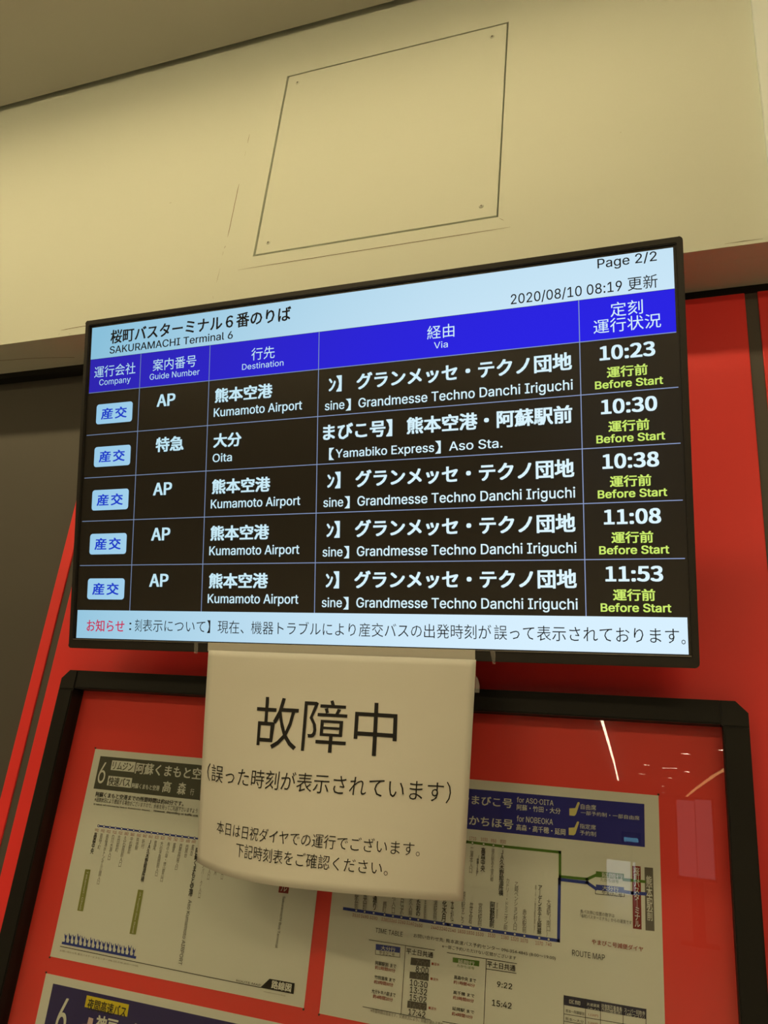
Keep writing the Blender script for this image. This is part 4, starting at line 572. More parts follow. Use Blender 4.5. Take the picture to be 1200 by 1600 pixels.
(2,'h','■運休',-0.2907,-0.2326,-0.2805,-0.2292,'rednum',0),
(2,'h','※所要時間は目安です。交通状況により、到着が遅れる場合',-0.3663,-0.248,-0.2707,-0.2437,'grey',0),
(2,'l','printed_line',[(-0.271,-0.1675),(-0.2701,-0.1675),(-0.183,-0.167)],0.0007,'ink'),
(2,'l','printed_line',[(-0.2207,-0.168),(-0.2205,-0.2369)],0.0007,'ink'),
(2,'l','printed_line',[(-0.2202,-0.1781),(-0.1833,-0.1775)],0.0007,'ink'),
(2,'l','printed_line',[(-0.2717,-0.2427),(-0.221,-0.2419)],0.0007,'ink'),
(2,'g','direction_box',[(-0.2633,-0.177),(-0.2295,-0.1769),(-0.2293,-0.1707),(-0.2634,-0.1718)],'green'),
(2,'h','延岡行',-0.2565,-0.1768,-0.2352,-0.1724,'paper',0.01),
(2,'h','たかちほ号',-0.2573,-0.1813,-0.2352,-0.1784,'green',0),
(2, 'h', '高森中央 まで', -0.2603, -0.195, -0.2324, -0.1908, 'ink', 0.008),
(2,'h','約1時間40分',-0.2606,-0.2002,-0.2336,-0.1964,'rednum',0.008),
(2, 'h', '高千穂 まで', -0.2603, -0.2113, -0.2335, -0.2074, 'ink', 0.008),
(2,'h','約3時間00分',-0.2604,-0.2169,-0.2339,-0.2129,'rednum',0.008),
(2, 'h', '延岡駅 まで', -0.2605, -0.2286, -0.2328, -0.2248, 'ink', 0.008),
(2,'h','約4時間10分',-0.2606,-0.2342,-0.2343,-0.2303,'rednum',0.008),
(2,'h','平土日共通',-0.2196,-0.1757,-0.1841,-0.169,'ink',0.015),
(2,'h','9:22',-0.2061,-0.1953,-0.1875,-0.1892,'ink',0.015),
(2,'h','15:42',-0.2114,-0.216,-0.1875,-0.2095,'ink',0.015),
(2, 'h', 'ROUTE MAP', -0.1164, -0.1486, -0.0783, -0.1423, 'ink', 0),
(2,'h','やまびこ号減便ダイヤ',-0.0934,-0.1332,-0.0344,-0.1276,'rednum',0.01),
(2,'h','各バス停に位置の数字は',-0.1071,-0.1013,-0.0668,-0.0971,'ink',0),
(2,'h','「桜町バスターミナル」からの運賃です',-0.1071,-0.1061,-0.047,-0.102,'ink',0),
(2,'g','terminal_box',[(-0.0456,-0.1101),(-0.0358,-0.1098),(-0.0356,-0.0409),(-0.0453,-0.0414)],'maroon'),
(2,'v','桜町バスターミナル',-0.0402,-0.0424,-0.0405,-0.1077,0.0064,'paper',0.012),
(2,'g','terminal_box',[(-0.0314,-0.11),(-0.0213,-0.1096),(-0.0212,-0.0409),(-0.031,-0.0413)],'taupe'),
(2,'v','熊本駅前',-0.0261,-0.0502,-0.026,-0.0991,0.0069,'paper',0.012),
(2,'g','fare_header',[(-0.1255,-0.2018),(-0.0329,-0.2012),(-0.0327,-0.1911),(-0.1256,-0.1917)],'indigo'),
(2,'h','区間',-0.1193,-0.1991,-0.1067,-0.1951,'paper',0),
(2,'h','片道運賃',-0.0989,-0.1982,-0.0847,-0.1949,'paper',0),
(2,'h','（大人）',-0.0978,-0.2015,-0.0856,-0.1996,'paper',0),
(2,'h','往復割引乗車券',-0.0823,-0.199,-0.0592,-0.1934,'paper',0),
(2,'h','（10日間有効）',-0.0819,-0.2025,-0.0599,-0.198,'paper',0),
(2,'h','スーパー回数券',-0.0567,-0.1978,-0.0338,-0.1936,'paper',0),
(2,'h','（4枚つづり）',-0.0555,-0.2018,-0.0349,-0.1977,'paper',0),
(2,'l','printed_line',[(-0.1254,-0.2109),(-0.0331,-0.2096)],0.0006,'ink'),
(2,'l','printed_line',[(-0.1253,-0.2183),(-0.0333,-0.2167)],0.0006,'ink'),
(2,'l','printed_line',[(-0.1252,-0.2256),(-0.0335,-0.2239)],0.0006,'ink'),
(2,'l','printed_line',[(-0.1256,-0.1917),(-0.1254,-0.227)],0.0006,'ink'),
(2,'l','printed_line',[(-0.1005,-0.1916),(-0.1006,-0.2265)],0.0006,'ink'),
(2,'l','printed_line',[(-0.0834,-0.1914),(-0.0837,-0.2262)],0.0006,'ink'),
(2,'l','printed_line',[(-0.0579,-0.1917),(-0.0586,-0.2261)],0.0006,'ink'),
(2,'l','printed_line',[(-0.0327,-0.1911),(-0.0337,-0.2252)],0.0006,'ink'),
(2,'h','熊本～阿蘇駅前',-0.1232,-0.2089,-0.1015,-0.2054,'ink',0),
(2,'h','熊本～大分',-0.1235,-0.217,-0.1026,-0.2136,'ink',0),
(2,'h','1,530円',-0.0971,-0.2082,-0.0862,-0.2055,'rednum',0),
(2,'h','3,300円',-0.0976,-0.2164,-0.0867,-0.2137,'rednum',0),
]
NOTICE_TEXT = [('故障中', [[0.2374, 0.4515], [0.7575, 0.4555], [0.7471, 0.2187], [0.2245, 0.2151]]), ('（誤った時刻が表示されています）', [[0.0324, 0.628], [0.9433, 0.6285], [0.9431, 0.5397], [0.0292, 0.5487]]), ('本日は日祝ダイヤでの運行でございます。', [[0.1053, 0.842], [0.8601, 0.8438], [0.8588, 0.7881], [0.1028, 0.7869]]), ('下記時刻表をご確認ください。', [[0.2187, 0.9159], [0.7701, 0.9245], [0.7679, 0.8723], [0.2132, 0.86]])]
NOTICE_TOP = [[-0.6289, 0.978, 0.1858], [-0.2291, 0.978, 0.185]]
NOTICE_BOTTOM = [[-0.0592, 0.04939, 0.03822, 0.34049, -0.59688], [-0.15412, 0.37738, -0.08234, -0.16087, 0.98997], [0.08176, -0.218, 0.21134, -0.07473, -0.09581]]   # quartic in s for x, y, height

# ================================================================== the setting
E0 = EYE
YB = 0.99            # face of the bulkhead
YW = 1.085           # face of the red panels
YD = 1.108           # dark wall behind them
ZS = 0.7930 + E0     # underside of the bulkhead
ZC = 1.492 + E0      # ceiling
def struct(name, lst, mat, bevel=0.0):
    return tag(boxes(name, lst, mat, None, bevel), kind='structure')

struct('floor', [(-12, 12, -45, 1.3, -0.1, 0.0)], M['floor'])
struct('ceiling', [(-12, 12, -45, YB - 0.013, ZC, ZC + 0.12)], M['ceiling'])
struct('wall_left', [(-12.1, -12, -45, 1.3, 0, ZC + 0.2)], M['hall_wall'])
struct('wall_right', [(12, 12.1, -45, 1.3, 0, ZC + 0.2)], M['hall_wall'])
struct('wall_rear', [(-12, 12, -45.1, -45, 0, ZC + 0.2)], M['hall_wall'])
struct('wall_front', [(-12, 12, YD, 1.3, 0, ZS + 0.05)], M['dark_wall'])
tag(bpy.data.objects['wall_front'], kind='structure')

# bulkhead with the opening for the access hatch
HX0, HX1, HZ0, HZ1 = -0.6900, -0.2345, 0.9153 + E0, 1.3688 + E0
bm = bmesh.new()
prism(bm, [(-12, ZS), (12, ZS), (12, ZC + 0.2), (-12, ZC + 0.2)], YB, YB + 0.03,
      [(HX0, HZ0), (HX1, HZ0), (HX1, HZ1), (HX0, HZ1)])
box(bm, -12, 12, YB + 0.0301, 1.3, ZS, ZC + 0.2)
bulk = tag(link('wall_upper', bm, M['cream']), kind='structure')
struct('trim_1', [(0.1655, 2.2, YB - 0.013, YB - 0.0002, ZS + 0.001, ZC - 0.001)], M['white_paint'], 0.001)

# joints and cracks in the plaster of the bulkhead
def streak(pts, wd, name='joint_line', y=YB):
    v, f = [], []
    for i, (x, z) in enumerate(pts):
        a = Vector(pts[max(0, i - 1)]); b = Vector(pts[min(len(pts) - 1, i + 1)])
        d = (b - a).normalized(); nx, nz = -d.y, d.x
        w_ = wd * (0.35 if i in (0, len(pts) - 1) else 1.0)
        v += [(x + nx * w_ / 2, y - 0.0003, z + nz * w_ / 2 + E0), (x - nx * w_ / 2, y - 0.0003, z - nz * w_ / 2 + E0)]
    for i in range(len(pts) - 1):
        f.append((2 * i, 2 * i + 1, 2 * i + 3, 2 * i + 2))
    return flat(name, v, f, M['seam'], bulk)
streak([(-0.7162, 0.8894), (-0.6, 0.8899), (-0.45, 0.8902), (-0.3, 0.8903), (-0.2135, 0.8904)], 0.0010)
streak([(-0.2330, 0.9130), (-0.2280, 0.9085), (-0.2245, 0.9060)], 0.0007)
for pts, wd in (([(-0.7523, 1.228), (-0.7525, 1.214), (-0.7527, 1.205)], 0.0009), ([(-0.7530, 1.184), (-0.7529, 1.172)], 0.0006),
                ([(-0.7528, 1.100), (-0.7532, 1.085), (-0.7530, 1.066), (-0.7534, 1.050), (-0.7531, 1.034), (-0.7535, 1.016), (-0.7533, 0.998), (-0.7536, 0.984), (-0.7540, 0.972)], 0.0012),
                ([(-0.7545, 0.951), (-0.7560, 0.946)], 0.0022), ([(-0.7565, 0.938), (-0.7570, 0.930)], 0.0010), ([(-0.7560, 0.900), (-0.7570, 0.880), (-0.7575, 0.868)], 0.0005), ([(-0.7590, 0.838), (-0.7575, 0.832)], 0.0009),
                ([(-1.0990, 0.8085), (-1.0880, 0.8088), (-1.0700, 0.8100), (-1.0520, 0.8105), (-1.0300, 0.8109), (-0.9900, 0.8112)], 0.0012),
                ([(-1.1010, 0.7970), (-1.1000, 0.8020)], 0.0010), ([(-1.076, 0.7965), (-1.072, 0.7972)], 0.0012),
                ([(-0.9100, 1.0860), (-0.9050, 1.0862)], 0.0014), ([(-0.0410, 1.0480), (-0.0395, 1.0482)], 0.0016), ([(0.10, 0.7990), (0.125, 0.7993), (0.15, 0.7990)], 0.0008)):
    streak(pts, wd, 'hairline_crack')
# a scratch across the underside
v = [(-1.36 + 0.030 * i, 1.030 + 0.0035 * i + 0.002 * math.sin(i * 0.9), ZS - 0.0003) for i in range(9)]
flat('scratch', v + [(a, b + 0.0012, c) for a, b, c in v], [(i, i + 1, i + 10, i + 9) for i in range(8)], M['seam'], bulk)

tag(boxes('recess_shade_strip', [(-12, 12, YW + 0.0015, YD - 0.0005, 0.7800 + E0, ZS - 0.0001)], M['frame']), kind='structure')  # black strip stands in for the shade of the recess under the bulkhead
# red panels standing proud of the dark wall
wf = bpy.data.objects['wall_front']
ZP = 0.7795 + E0
for x0, x1 in ((-1.0462, -1.0235), (-1.0068, 0.1325), (0.1502, 1.29)):
    bm = bmesh.new()
    box(bm, x0, x1, YW, YD - 0.0002, 0.12, ZP, bevel=0.0012)
    link('wall_panel', bm, M['red'], wf)

for x0, x1 in ((-1.0234, -1.0069), (0.1326, 0.1501)):
    boxes('joint_strip', [(x0, x1, YW + 0.003, YD - 0.0002, 0.12, ZP)], M['dark_wall'], wf)

# ================================================================== lamps and the far hall
def lamp_panel(x, y, sx, sy, mat, label, group=None, name='ceiling_light'):
    o = empty(name, (x, y, ZC), label, 'light', group)
    bm = bmesh.new()
    for b in ((-sx / 2 - .02, -sx / 2, -sy / 2 - .02, sy / 2 + .02), (sx / 2, sx / 2 + .02, -sy / 2 - .02, sy / 2 + .02),
              (-sx / 2, sx / 2, -sy / 2 - .02, -sy / 2), (-sx / 2, sx / 2, sy / 2, sy / 2 + .02)):
        box(bm, *b, -0.05, 0.0)
    link('lamp_frame', bm, M['lamp_body'], o)
    bm = bmesh.new()
    box(bm, -sx / 2 + .001, sx / 2 - .001, -sy / 2 + .001, sy / 2 - .001, -0.060 if sy < 0.1 else -0.047, -0.004)
    link('diffuser', bm, mat, o)
    return o
lamp_panel(-1.25, 0.464, 3.1, 0.05, M['key_lamp'], 'long slim linear lamp on the ceiling parallel to the cream bulkhead')
for i, y in enumerate((-1.6, -4.4, -7.2)):  # rows of unseen panels added as fill light
    for j, x in enumerate((-4.2, -1.6, 1.0, 3.6)):
        lamp_panel(x, y, 1.2, 0.3, M['fill_lamp'], ('nearest', 'middle', 'farthest')[i] + ' row of added ceiling fill lamps behind the viewer, ' + ('leftmost', 'second from the left', 'second from the right', 'rightmost')[j] + ' of four', 'added fill lamps on the hall ceiling')
def downlight(x, y, r=0.09):
    o = empty('downlight', (x, y, ZC), 'small round ceiling downlight far down the hall, mirrored in the board glass', 'light', 'round downlights of the far hall')
    bm = bmesh.new()
    prism_ring = [(r * 1.2 * math.cos(a), r * 1.2 * math.sin(a)) for a in [2 * math.pi * k / 20 for k in range(20)]]
    inner = [(p[0] / 1.2, p[1] / 1.2) for p in prism_ring]
    a = [bm.verts.new((p[0], p[1], -0.012)) for p in prism_ring]; b = [bm.verts.new((p[0], p[1], -0.012)) for p in inner]
    c = [bm.verts.new((p[0], p[1], 0)) for p in prism_ring]
    for k in range(20):
        l = (k + 1) % 20
        bm.faces.new((a[k], a[l], b[l], b[k])); bm.faces.new((a[k], c[k], c[l], a[l]))
    link('trim_ring', bm, M['lamp_body'], o)
    bm = bmesh.new(); disc(bm, 0, 0, -0.008, r, 0.006, 'z'); link('diffuser', bm, M['far_lamp'], o)
for x, y in ((0.32, -14.7), (0.93, -13.5), (0.13, -18.7), (-0.05, -18.9), (-0.49, -18.4), (-0.70, -21.9), (0.04, -22.6), (-0.16, -27.4), (-0.22, -32.2), (0.45, -19.6)):
    downlight(x, y)
def strip_lamp(pts, wd, mat, label, z=ZC):
    o = empty('strip_light', (pts[0][0], pts[0][1], z), label, 'light')
    for nm, w_, z0, z1, m in (('lamp_profile', wd * 1.4, -0.02, -0.001, M['lamp_body']), ('diffuser', wd, -0.03, -0.0205, mat)):
        bm = bmesh.new(); rows = []
        for i, p in enumerate(pts):
            a = Vector(pts[max(0, i - 1)]); b = Vector(pts[min(len(pts) - 1, i + 1)]); d = (b - a).normalized()
            n_ = Vector((-d.y, d.x)); q = Vector(p) - Vector(pts[0])
            rows.append([bm.verts.new((q.x + n_.x * s * w_ / 2, q.y + n_.y * s * w_ / 2, zz)) for s, zz in ((-1, z0), (1, z0), (1, z1), (-1, z1))])
        for r0, r1 in zip(rows, rows[1:]):
            for k in range(4):
                bm.faces.new((r0[k], r0[(k + 1) % 4], r1[(k + 1) % 4], r1[k]))
        bm.faces.new(rows[0]); bm.faces.new(rows[-1][::-1])
        link(nm, bm, m, o)
strip_lamp([(-0.80, -8.0), (-0.90, -9.9), (-1.02, -13.0), (-1.22, -18.0), (-1.56, -25.7)], 0.04, M['far_lamp'], 'straight white strip light running down the far hall ceiling')
strip_lamp([(1.60, -13.0), (1.40, -15.0), (1.21, -17.6), (1.08, -20.2), (0.97, -23.4), (0.82, -27.8), (0.63, -35.2)], 0.10, M['far_cove'], 'curved orange cove light on the far hall ceiling')
# added glowing stand-ins for pale reflections, and a monitor, down the hall
o = empty('added_glow_box', (0.38, -12.0, 0), 'added pale glowing panel stand for reflections, far down the hall', 'glow panel')  # invented glowing stand that gives the pale patches mirrored in screen and glass
boxes('case', [(-0.30, 0.28, -0.06, 0.018, 0.9, EYE + 0.58), (-0.10, 0.08, -0.05, 0.01, 0.04, 0.9), (-0.28, 0.26, -0.14, 0.14, 0.0, 0.04)], M['bracket'], o)
boxes('lit_panel', [(-0.27, -0.005, 0.0185, 0.022, 0.95, EYE + 0.52), (0.005, 0.25, 0.0185, 0.022, 0.95, EYE + 0.55)], M['added_glow_box'], o)
o = empty('monitor', (-0.60, -12.0, 0), 'small blue lit monitor on a post far down the hall', 'monitor')
boxes('screen', [(-0.11, 0.11, 0.0205, 0.022, EYE - 0.185, EYE - 0.125)], M['far_screen'], o)
boxes('post', [(-0.02, 0.02, -0.05, -0.01, 0.0, EYE - 0.1), (-0.15, 0.15, -0.02, 0.02, EYE - 0.22, EYE - 0.04), (-0.16, 0.16, -0.14, 0.14, 0, 0.02)], M['bracket'], o)
o = empty('door_glow_stand', (-1.19, -20.0, 0), 'added low glowing pane in place of a daylit door, far down the hall', 'glow pane')  # added glowing pane in place of a daylit door, for its mirrored patch
boxes('pane_frame', [(-0.43, -0.35, -0.2, 0.2, 0, 0.80), (0.35, 0.43, -0.2, 0.2, 0, 0.80), (-0.43, 0.43, -0.2, 0.2, 0.80, 0.86)], M['bracket'], o)
boxes('lit_pane', [(-0.35, 0.35, -0.02, 0.02, 0.03, 0.80)], M['daylight'], o)


# ================================================================== access hatch
hatch = empty('access_hatch', ((HX0 + HX1) / 2, YB, HZ0), 'square cream access hatch screwed flush into the bulkhead above the television', 'hatch')
hx, hz = hatch.location.x, hatch.location.z
bm = bmesh.new()
g = 0.0042
box(bm, HX0 + g - hx, HX1 - 0.0030 - hx, 0.0004, 0.014, HZ0 + g - hz, HZ1 - 0.0026 - hz, bevel=0.0006)
link('hatch_cover', bm, M['cream'], hatch)
for x, z in ((-0.6627, 1.3433), (-0.2641, 1.3406), (-0.2641, 0.9441), (-0.6629, 0.9423)):
    bm = bmesh.new()
    n = 20
    # countersunk ring round the head
    r0, r1 = 0.0042, 0.0030
    a = [bm.verts.new((r0 * math.cos(t), 0.0002, r0 * math.sin(t))) for t in [2 * math.pi * k / n for k in range(n)]]
    b = [bm.verts.new((r1 * math.cos(t), -0.0012, r1 * math.sin(t))) for t in [2 * math.pi * k / n for k in range(n)]]
    bm.faces.new(b)
    for k in range(n):
        bm.faces.new((a[k], a[(k + 1) % n], b[(k + 1) % n], b[k]))
    s_ = link('screw', bm, M['cream'], hatch)
    s_.location = (x - hx, 0.0004, z + E0 - hz)
    bm = bmesh.new()
    box(bm, -0.0022, 0.0022, -0.00145, -0.0011, -0.0005, 0.0005); box(bm, -0.0005, 0.0005, -0.00146, -0.0011, -0.0022, 0.0022)
    link('screw_recess', bm, M['hole'], s_)

# ================================================================== television
TH = math.radians(15.0)
# local frame of the television: x to the right, y into the set, z up along the screen
TV_ORIGIN = Vector((0, math.cos(TH), math.sin(TH) + E0))
TV = Matrix.Translation(TV_ORIGIN) @ Matrix.Rotation(TH, 4, 'X')
ROLL = Matrix.Translation((-0.425, 0, 0.19)) @ Matrix.Rotation(-0.0016, 4, 'Y') @ Matrix.Translation((0.425, 0, -0.19))
tv = bpy.data.objects.new('television', None)
tv.empty_display_size = 0.05
COL.objects.link(tv)
base = Matrix.Translation((-0.425, 0, -0.075))
tv.matrix_world = TV @ ROLL @ base
tag(tv, 'black wall television showing a bus departure table in Japanese and English', 'television')
def T(u, v): return (u + 0.425, v + 0.075)       # plane coordinates -> the set's own
U0, U1, V1 = -0.8768, 0.0268, 0.4472
PX = (U1 - U0) / 1920.0
V0 = V1 - 1080 * PX
x0, z0 = T(-0.8888, -0.0768); x1, z1 = T(0.0386, 0.4596)
ix0, iz0 = T(U0 - 0.0035, V0 - 0.0025); ix1, iz1 = T(U1 + 0.0035, V1 + 0.0035)
bm = bmesh.new()
outer = rounded(x0, x1, z0, z1, 0.006, 4)
inner = rounded(ix0, ix1, iz0, iz1, 0.0004, 4)
prism(bm, outer, -0.004, 0.016, inner)
bmesh.ops.bevel(bm, geom=[e for e in bm.edges if e.calc_length() > 0.3 and abs(e.verts[0].co.y + 0.004) < 1e-5 and abs(e.verts[1].co.y + 0.004) < 1e-5], offset=0.0012, segments=2, affect='EDGES')
link('bezel', bm, M['bezel'], tv)
bm = bmesh.new()
prism(bm, rounded(x0 + 0.004, x1 - 0.004, z0 + 0.004, z1 - 0.004, 0.01, 4), 0.0161, 0.034)
link('rear_cover', bm, M['bezel'], tv)
bm = bmesh.new()
box(bm, x0 + 0.18, x1 - 0.18, 0.0341, 0.050, z0 + 0.06, z1 - 0.14, bevel=0.004)
link('electronics_cover', bm, M['bezel'], tv)
bm = bmesh.new()
box(bm, ix0 + 0.0002, ix1 - 0.0002, -0.0045, -0.0030, iz0 + 0.0002, iz0 + 0.0012)
link('bezel_edge', bm, M['bezel_line'], tv)
bm = bmesh.new()
box(bm, ix0 + 0.0002, ix1 - 0.0002, 0.0, 0.012, iz0 + 0.0002, iz1 - 0.0002)
screen = link('screen', bm, M['screen'], tv)
def screen_xy(sx, sy): return (U0 + sx * PX + 0.425, V1 - sy * PX + 0.075)
def sbox(name, ax, ay, bx, by, mat, depth=0.0004, r=0):
    p, q = screen_xy(ax, by), screen_xy(bx, ay)
    pts = rounded(p[0], q[0], p[1], q[1], r * PX, 4) if r else [(p[0], p[1]), (q[0], p[1]), (q[0], q[1]), (p[0], q[1])]
    return flat(name, [(x, -depth, z) for x, z in pts], [tuple(range(len(pts)))], mat, screen)
sbox('header_band', 0, 0, 1920, 115, M['d_white'])
sbox('column_header_band', 0, 116, 1920, 236, M['d_blue'])
sbox('message_band', 0, 987, 1920, 1080, M['d_white'])
ROWS = [236, 386, 536, 686, 837, 987]
COLS = [212, 485, 879, 1670]
for y in ROWS[:-1]:
    sbox('row_line', 0, y - 1.2, 1920, y + 1.2, M['d_line'], 0.0006)
for x in COLS:
    sbox('column_line', x - 1.2, 116, x + 1.2, 987, M['d_line'], 0.0006)
def st(s, ax, ay, bx, by, mat, weight=0.0, face=None):       # text on the screen: ink box from (ax, ay) top left to (bx, by)
    vv, ff = glyphs(s, weight, False, face)
    p, q = screen_xy(ax, by), screen_xy(bx, ay)
    return flat('display_text', [(p[0] + a * (q[0] - p[0]), -0.0008 - l, p[1] + b * (q[1] - p[1])) for a, b, l in vv], ff, mat, screen)
BOLD, MED = 0.032, 0.022
st('桜町バスターミナル６番のりば', 82, 18, 780, 68, M['d_ink'], MED)
st('SAKURAMACHI Terminal 6', 81, 76, 570, 103, M['d_ink'], 0.014)
st('Page 2/2', 1723, 3, 1878, 39, M['d_ink'], 0.008)
st('2020/08/10 08:19', 1481, 73, 1786, 108, M['d_ink'], 0.008)
st('更新', 1801, 68, 1878, 107, M['d_ink'])
W_ = M['d_text']
st('運行会社', 20, 143, 192, 184, W_); st('Company', 43, 191, 174, 218, W_)
st('案内番号', 263, 142, 434, 183, W_); st('Guide Number', 252, 191, 448, 212, W_)
st('行先', 641, 143, 725, 184, W_); st('Destination', 608, 192, 757, 212, W_)
st('経由', 1231, 139, 1314, 180, W_); st('Via', 1252, 190, 1294, 210, W_)
st('定刻', 1754, 134, 1838, 175, W_); st('運行状況', 1708, 178, 1883, 218, W_)
DATA = [('AP', '熊本空港', 'Kumamoto Airport', 1, '10:23'), ('特急', '大分', 'Oita', 2, '10:30'), ('AP', '熊本空港', 'Kumamoto Airport', 1, '10:38'),
        ('AP', '熊本空港', 'Kumamoto Airport', 1, '11:08'), ('AP', '熊本空港', 'Kumamoto Airport', 1, '11:53')]
for k, (gn, jp, en, via, tm) in enumerate(DATA):
    t = ROWS[k]
    sbox('company_badge', 37, t + 44, 187, t + 114, M['d_badge'], 0.0006, 10)
    st('産', 58, t + 59, 107, t + 99, M['d_badge_ink'], 0.026); st('交', 116, t + 59, 165, t + 99, M['d_badge_ink'], 0.026)
    if gn == 'AP': st(gn, 285, t + 30, 358, t + 72, W_, 0.036, SIGN)
    else: st(gn, 288, t + 27, 397, t + 77, W_, BOLD)
    if k != 1:
        st(jp, 510, t + 29, 720, t + 77, W_, BOLD); st(en, 508, t + 94, 825, t + 131, W_, 0.011)
        st('ﾝ', 915, t + 33, 938, t + 74, W_, BOLD); st('】', 940, t + 26, 958, t + 77, W_, BOLD)
        st('グランメッセ・テクノ団地', 1007, t + 25, 1648, t + 77, W_, BOLD)
        st('sine', 903, t + 104, 968, t + 133, W_, 0.011); st('】', 972, t + 102, 989, t + 139, W_); st('Grandmesse Techno Danchi Iriguchi', 1014, t + 103, 1649, t + 141, W_, 0.011)
    else:
        st(jp, 510, t + 29, 613, t + 76, W_, BOLD); st(en, 509, t + 95, 580, t + 123, W_, 0.011)
        st('まびこ号】', 898, t + 26, 1123, t + 78, W_, BOLD); st('熊本空港・阿蘇駅前', 1168, t + 25, 1646, t + 76, W_, BOLD)
        st('【', 919, t + 101, 936, t + 139, W_); st('Yamabiko Express', 941, t + 106, 1252, t + 140, W_, 0.011); st('】', 1255, t + 101, 1272, t + 139, W_); st('Aso Sta.', 1297, t + 106, 1452, t + 133, W_, 0.011)
    st(tm, 1722, t + 18, 1866, t + 59, W_, 0.040, SIGN)
    st('運行前', 1740, t + 78, 1845, t + 109, M['d_green'], 0.026)
    st('Before Start', 1708, t + 115, 1883, t + 138, M['d_green'], 0.032)
st('お知らせ', 42, 1018, 194, 1058, M['d_red'], 0.010)
st('：', 213, 1026, 222, 1050, M['d_ink'])
TICK = [('刻', 236, 262), ('表示について】', 266, 520), ('現在、', 547, 640), ('機器トラブルにより', 666, 1013), ('産交バスの', 1023, 1215), ('出発時刻が', 1222, 1415), ('誤って', 1423, 1533), ('表示されております', 1540, 1899)]
for s, a, b in TICK:
    st(s, a, 1014, b, 1054, M['d_ink'], -0.004)
st('。', 1904, 1043, 1914, 1055, M['d_ink'])

# wall bracket behind the set
mount = empty('wall_bracket', (-0.425, YW, 0.40 + E0), 'black steel wall bracket holding the television behind its back', 'bracket')
bm = bmesh.new()
box(bm, -0.20, 0.20, -0.012, -0.0005, -0.10, 0.10, bevel=0.001)
link('wall_plate', bm, M['bracket'], mount)
bm = bmesh.new()
box(bm, -0.03, 0.03, -0.095, -0.0125, -0.03, 0.03, bevel=0.002)
link('arm', bm, M['bracket'], mount)

# ================================================================== out of order notice taped under the set
def notice_point(s, t, lift=0.0):
    a, b = Vector(NOTICE_TOP[0]), Vector(NOTICE_TOP[1])
    p = a.lerp(b, s)
    q = Vector([((((c[0] * s + c[1]) * s + c[2]) * s + c[3]) * s + c[4]) for c in NOTICE_BOTTOM])
    sag = 0.0012 * math.sin(s * math.pi) * math.sin(min(1, t * 6) * math.pi)
    return Vector((p.x + (q.x - p.x) * t, p.y + (q.y - p.y) * t ** 1.3 - lift - sag, p.z + (q.z - p.z) * t + E0))
notice = empty('paper_notice', (-0.425, 0.978, 0.0 + E0), 'white out of order paper with large black Japanese heading, taped below the television', 'notice')
no = notice.location
NU, NV = 40, 30
v = [notice_point(i / NU, j / NV) - no for j in range(NV + 1) for i in range(NU + 1)]
f = [(j * (NU + 1) + i, j * (NU + 1) + i + 1, (j + 1) * (NU + 1) + i + 1, (j + 1) * (NU + 1) + i) for j in range(NV) for i in range(NU)]
sheet = flat('sheet', v, f, M['notice_paper'], notice)
for p in sheet.data.polygons: p.use_smooth = True
so = sheet.modifiers.new('thickness', 'SOLIDIFY'); so.thickness = 0.0003; so.offset = -1
for s_, q in NOTICE_TEXT:
    vv, ff = glyphs(s_, -0.002 if s_ == '故障中' else -0.004)
    pts = []
    for a, b, l in vv:
        e0 = [q[0][k] + (q[1][k] - q[0][k]) * a for k in (0, 1)]
        e1 = [q[3][k] + (q[2][k] - q[3][k]) * a for k in (0, 1)]
        pts.append(notice_point(e0[0] + (e1[0] - e0[0]) * b, e0[1] + (e1[1] - e0[1]) * b, 0.0009 + l) - no)
    flat('notice_text', pts, ff, M['ink_ink'], notice)
# strip of paper folded up over the bezel and pieces of clear tape
def tvw(u, v_, d): return (TV @ ROLL @ Vector((u, d, v_))) - no
strip = [tvw(-0.6325, -0.0622, -0.0046), tvw(-0.2315, -0.0622, -0.0046), tvw(-0.2315, -0.0748, -0.0046), tvw(-0.6325, -0.0748, -0.0046)]
st_top = [notice_point(0, 0) - no, notice_point(1, 0) - no]
flat('folded_strip', strip, [(0, 1, 2, 3)], M['notice_paper'], notice)
def tape(pts): return flat('clear_tape', pts, [tuple(range(len(pts)))], M['tape'], notice)
tape([tvw(-0.6560, -0.0630, -0.0049), tvw(-0.6490, -0.0630, -0.0049), tvw(-0.6495, -0.0790, -0.0049), tvw(-0.6555, -0.0790, -0.0049)])
tape([tvw(-0.2120, -0.0625, -0.0049), tvw(-0.2050, -0.0625, -0.0049), tvw(-0.2050, -0.0795, -0.0049), tvw(-0.2085, -0.0795, -0.0049)])
b0 = notice_point(1, 0.07) - no
tape([(b0.x, b0.y + 0.0008, b0.z), (b0.x + 0.003, b0.y + 0.0008, b0.z - 0.004), (b0.x + 0.006, b0.y + 0.0008, b0.z - 0.012), (b0.x + 0.006, b0.y + 0.0008, b0.z - 0.022), (b0.x, b0.y + 0.0008, b0.z - 0.022)])

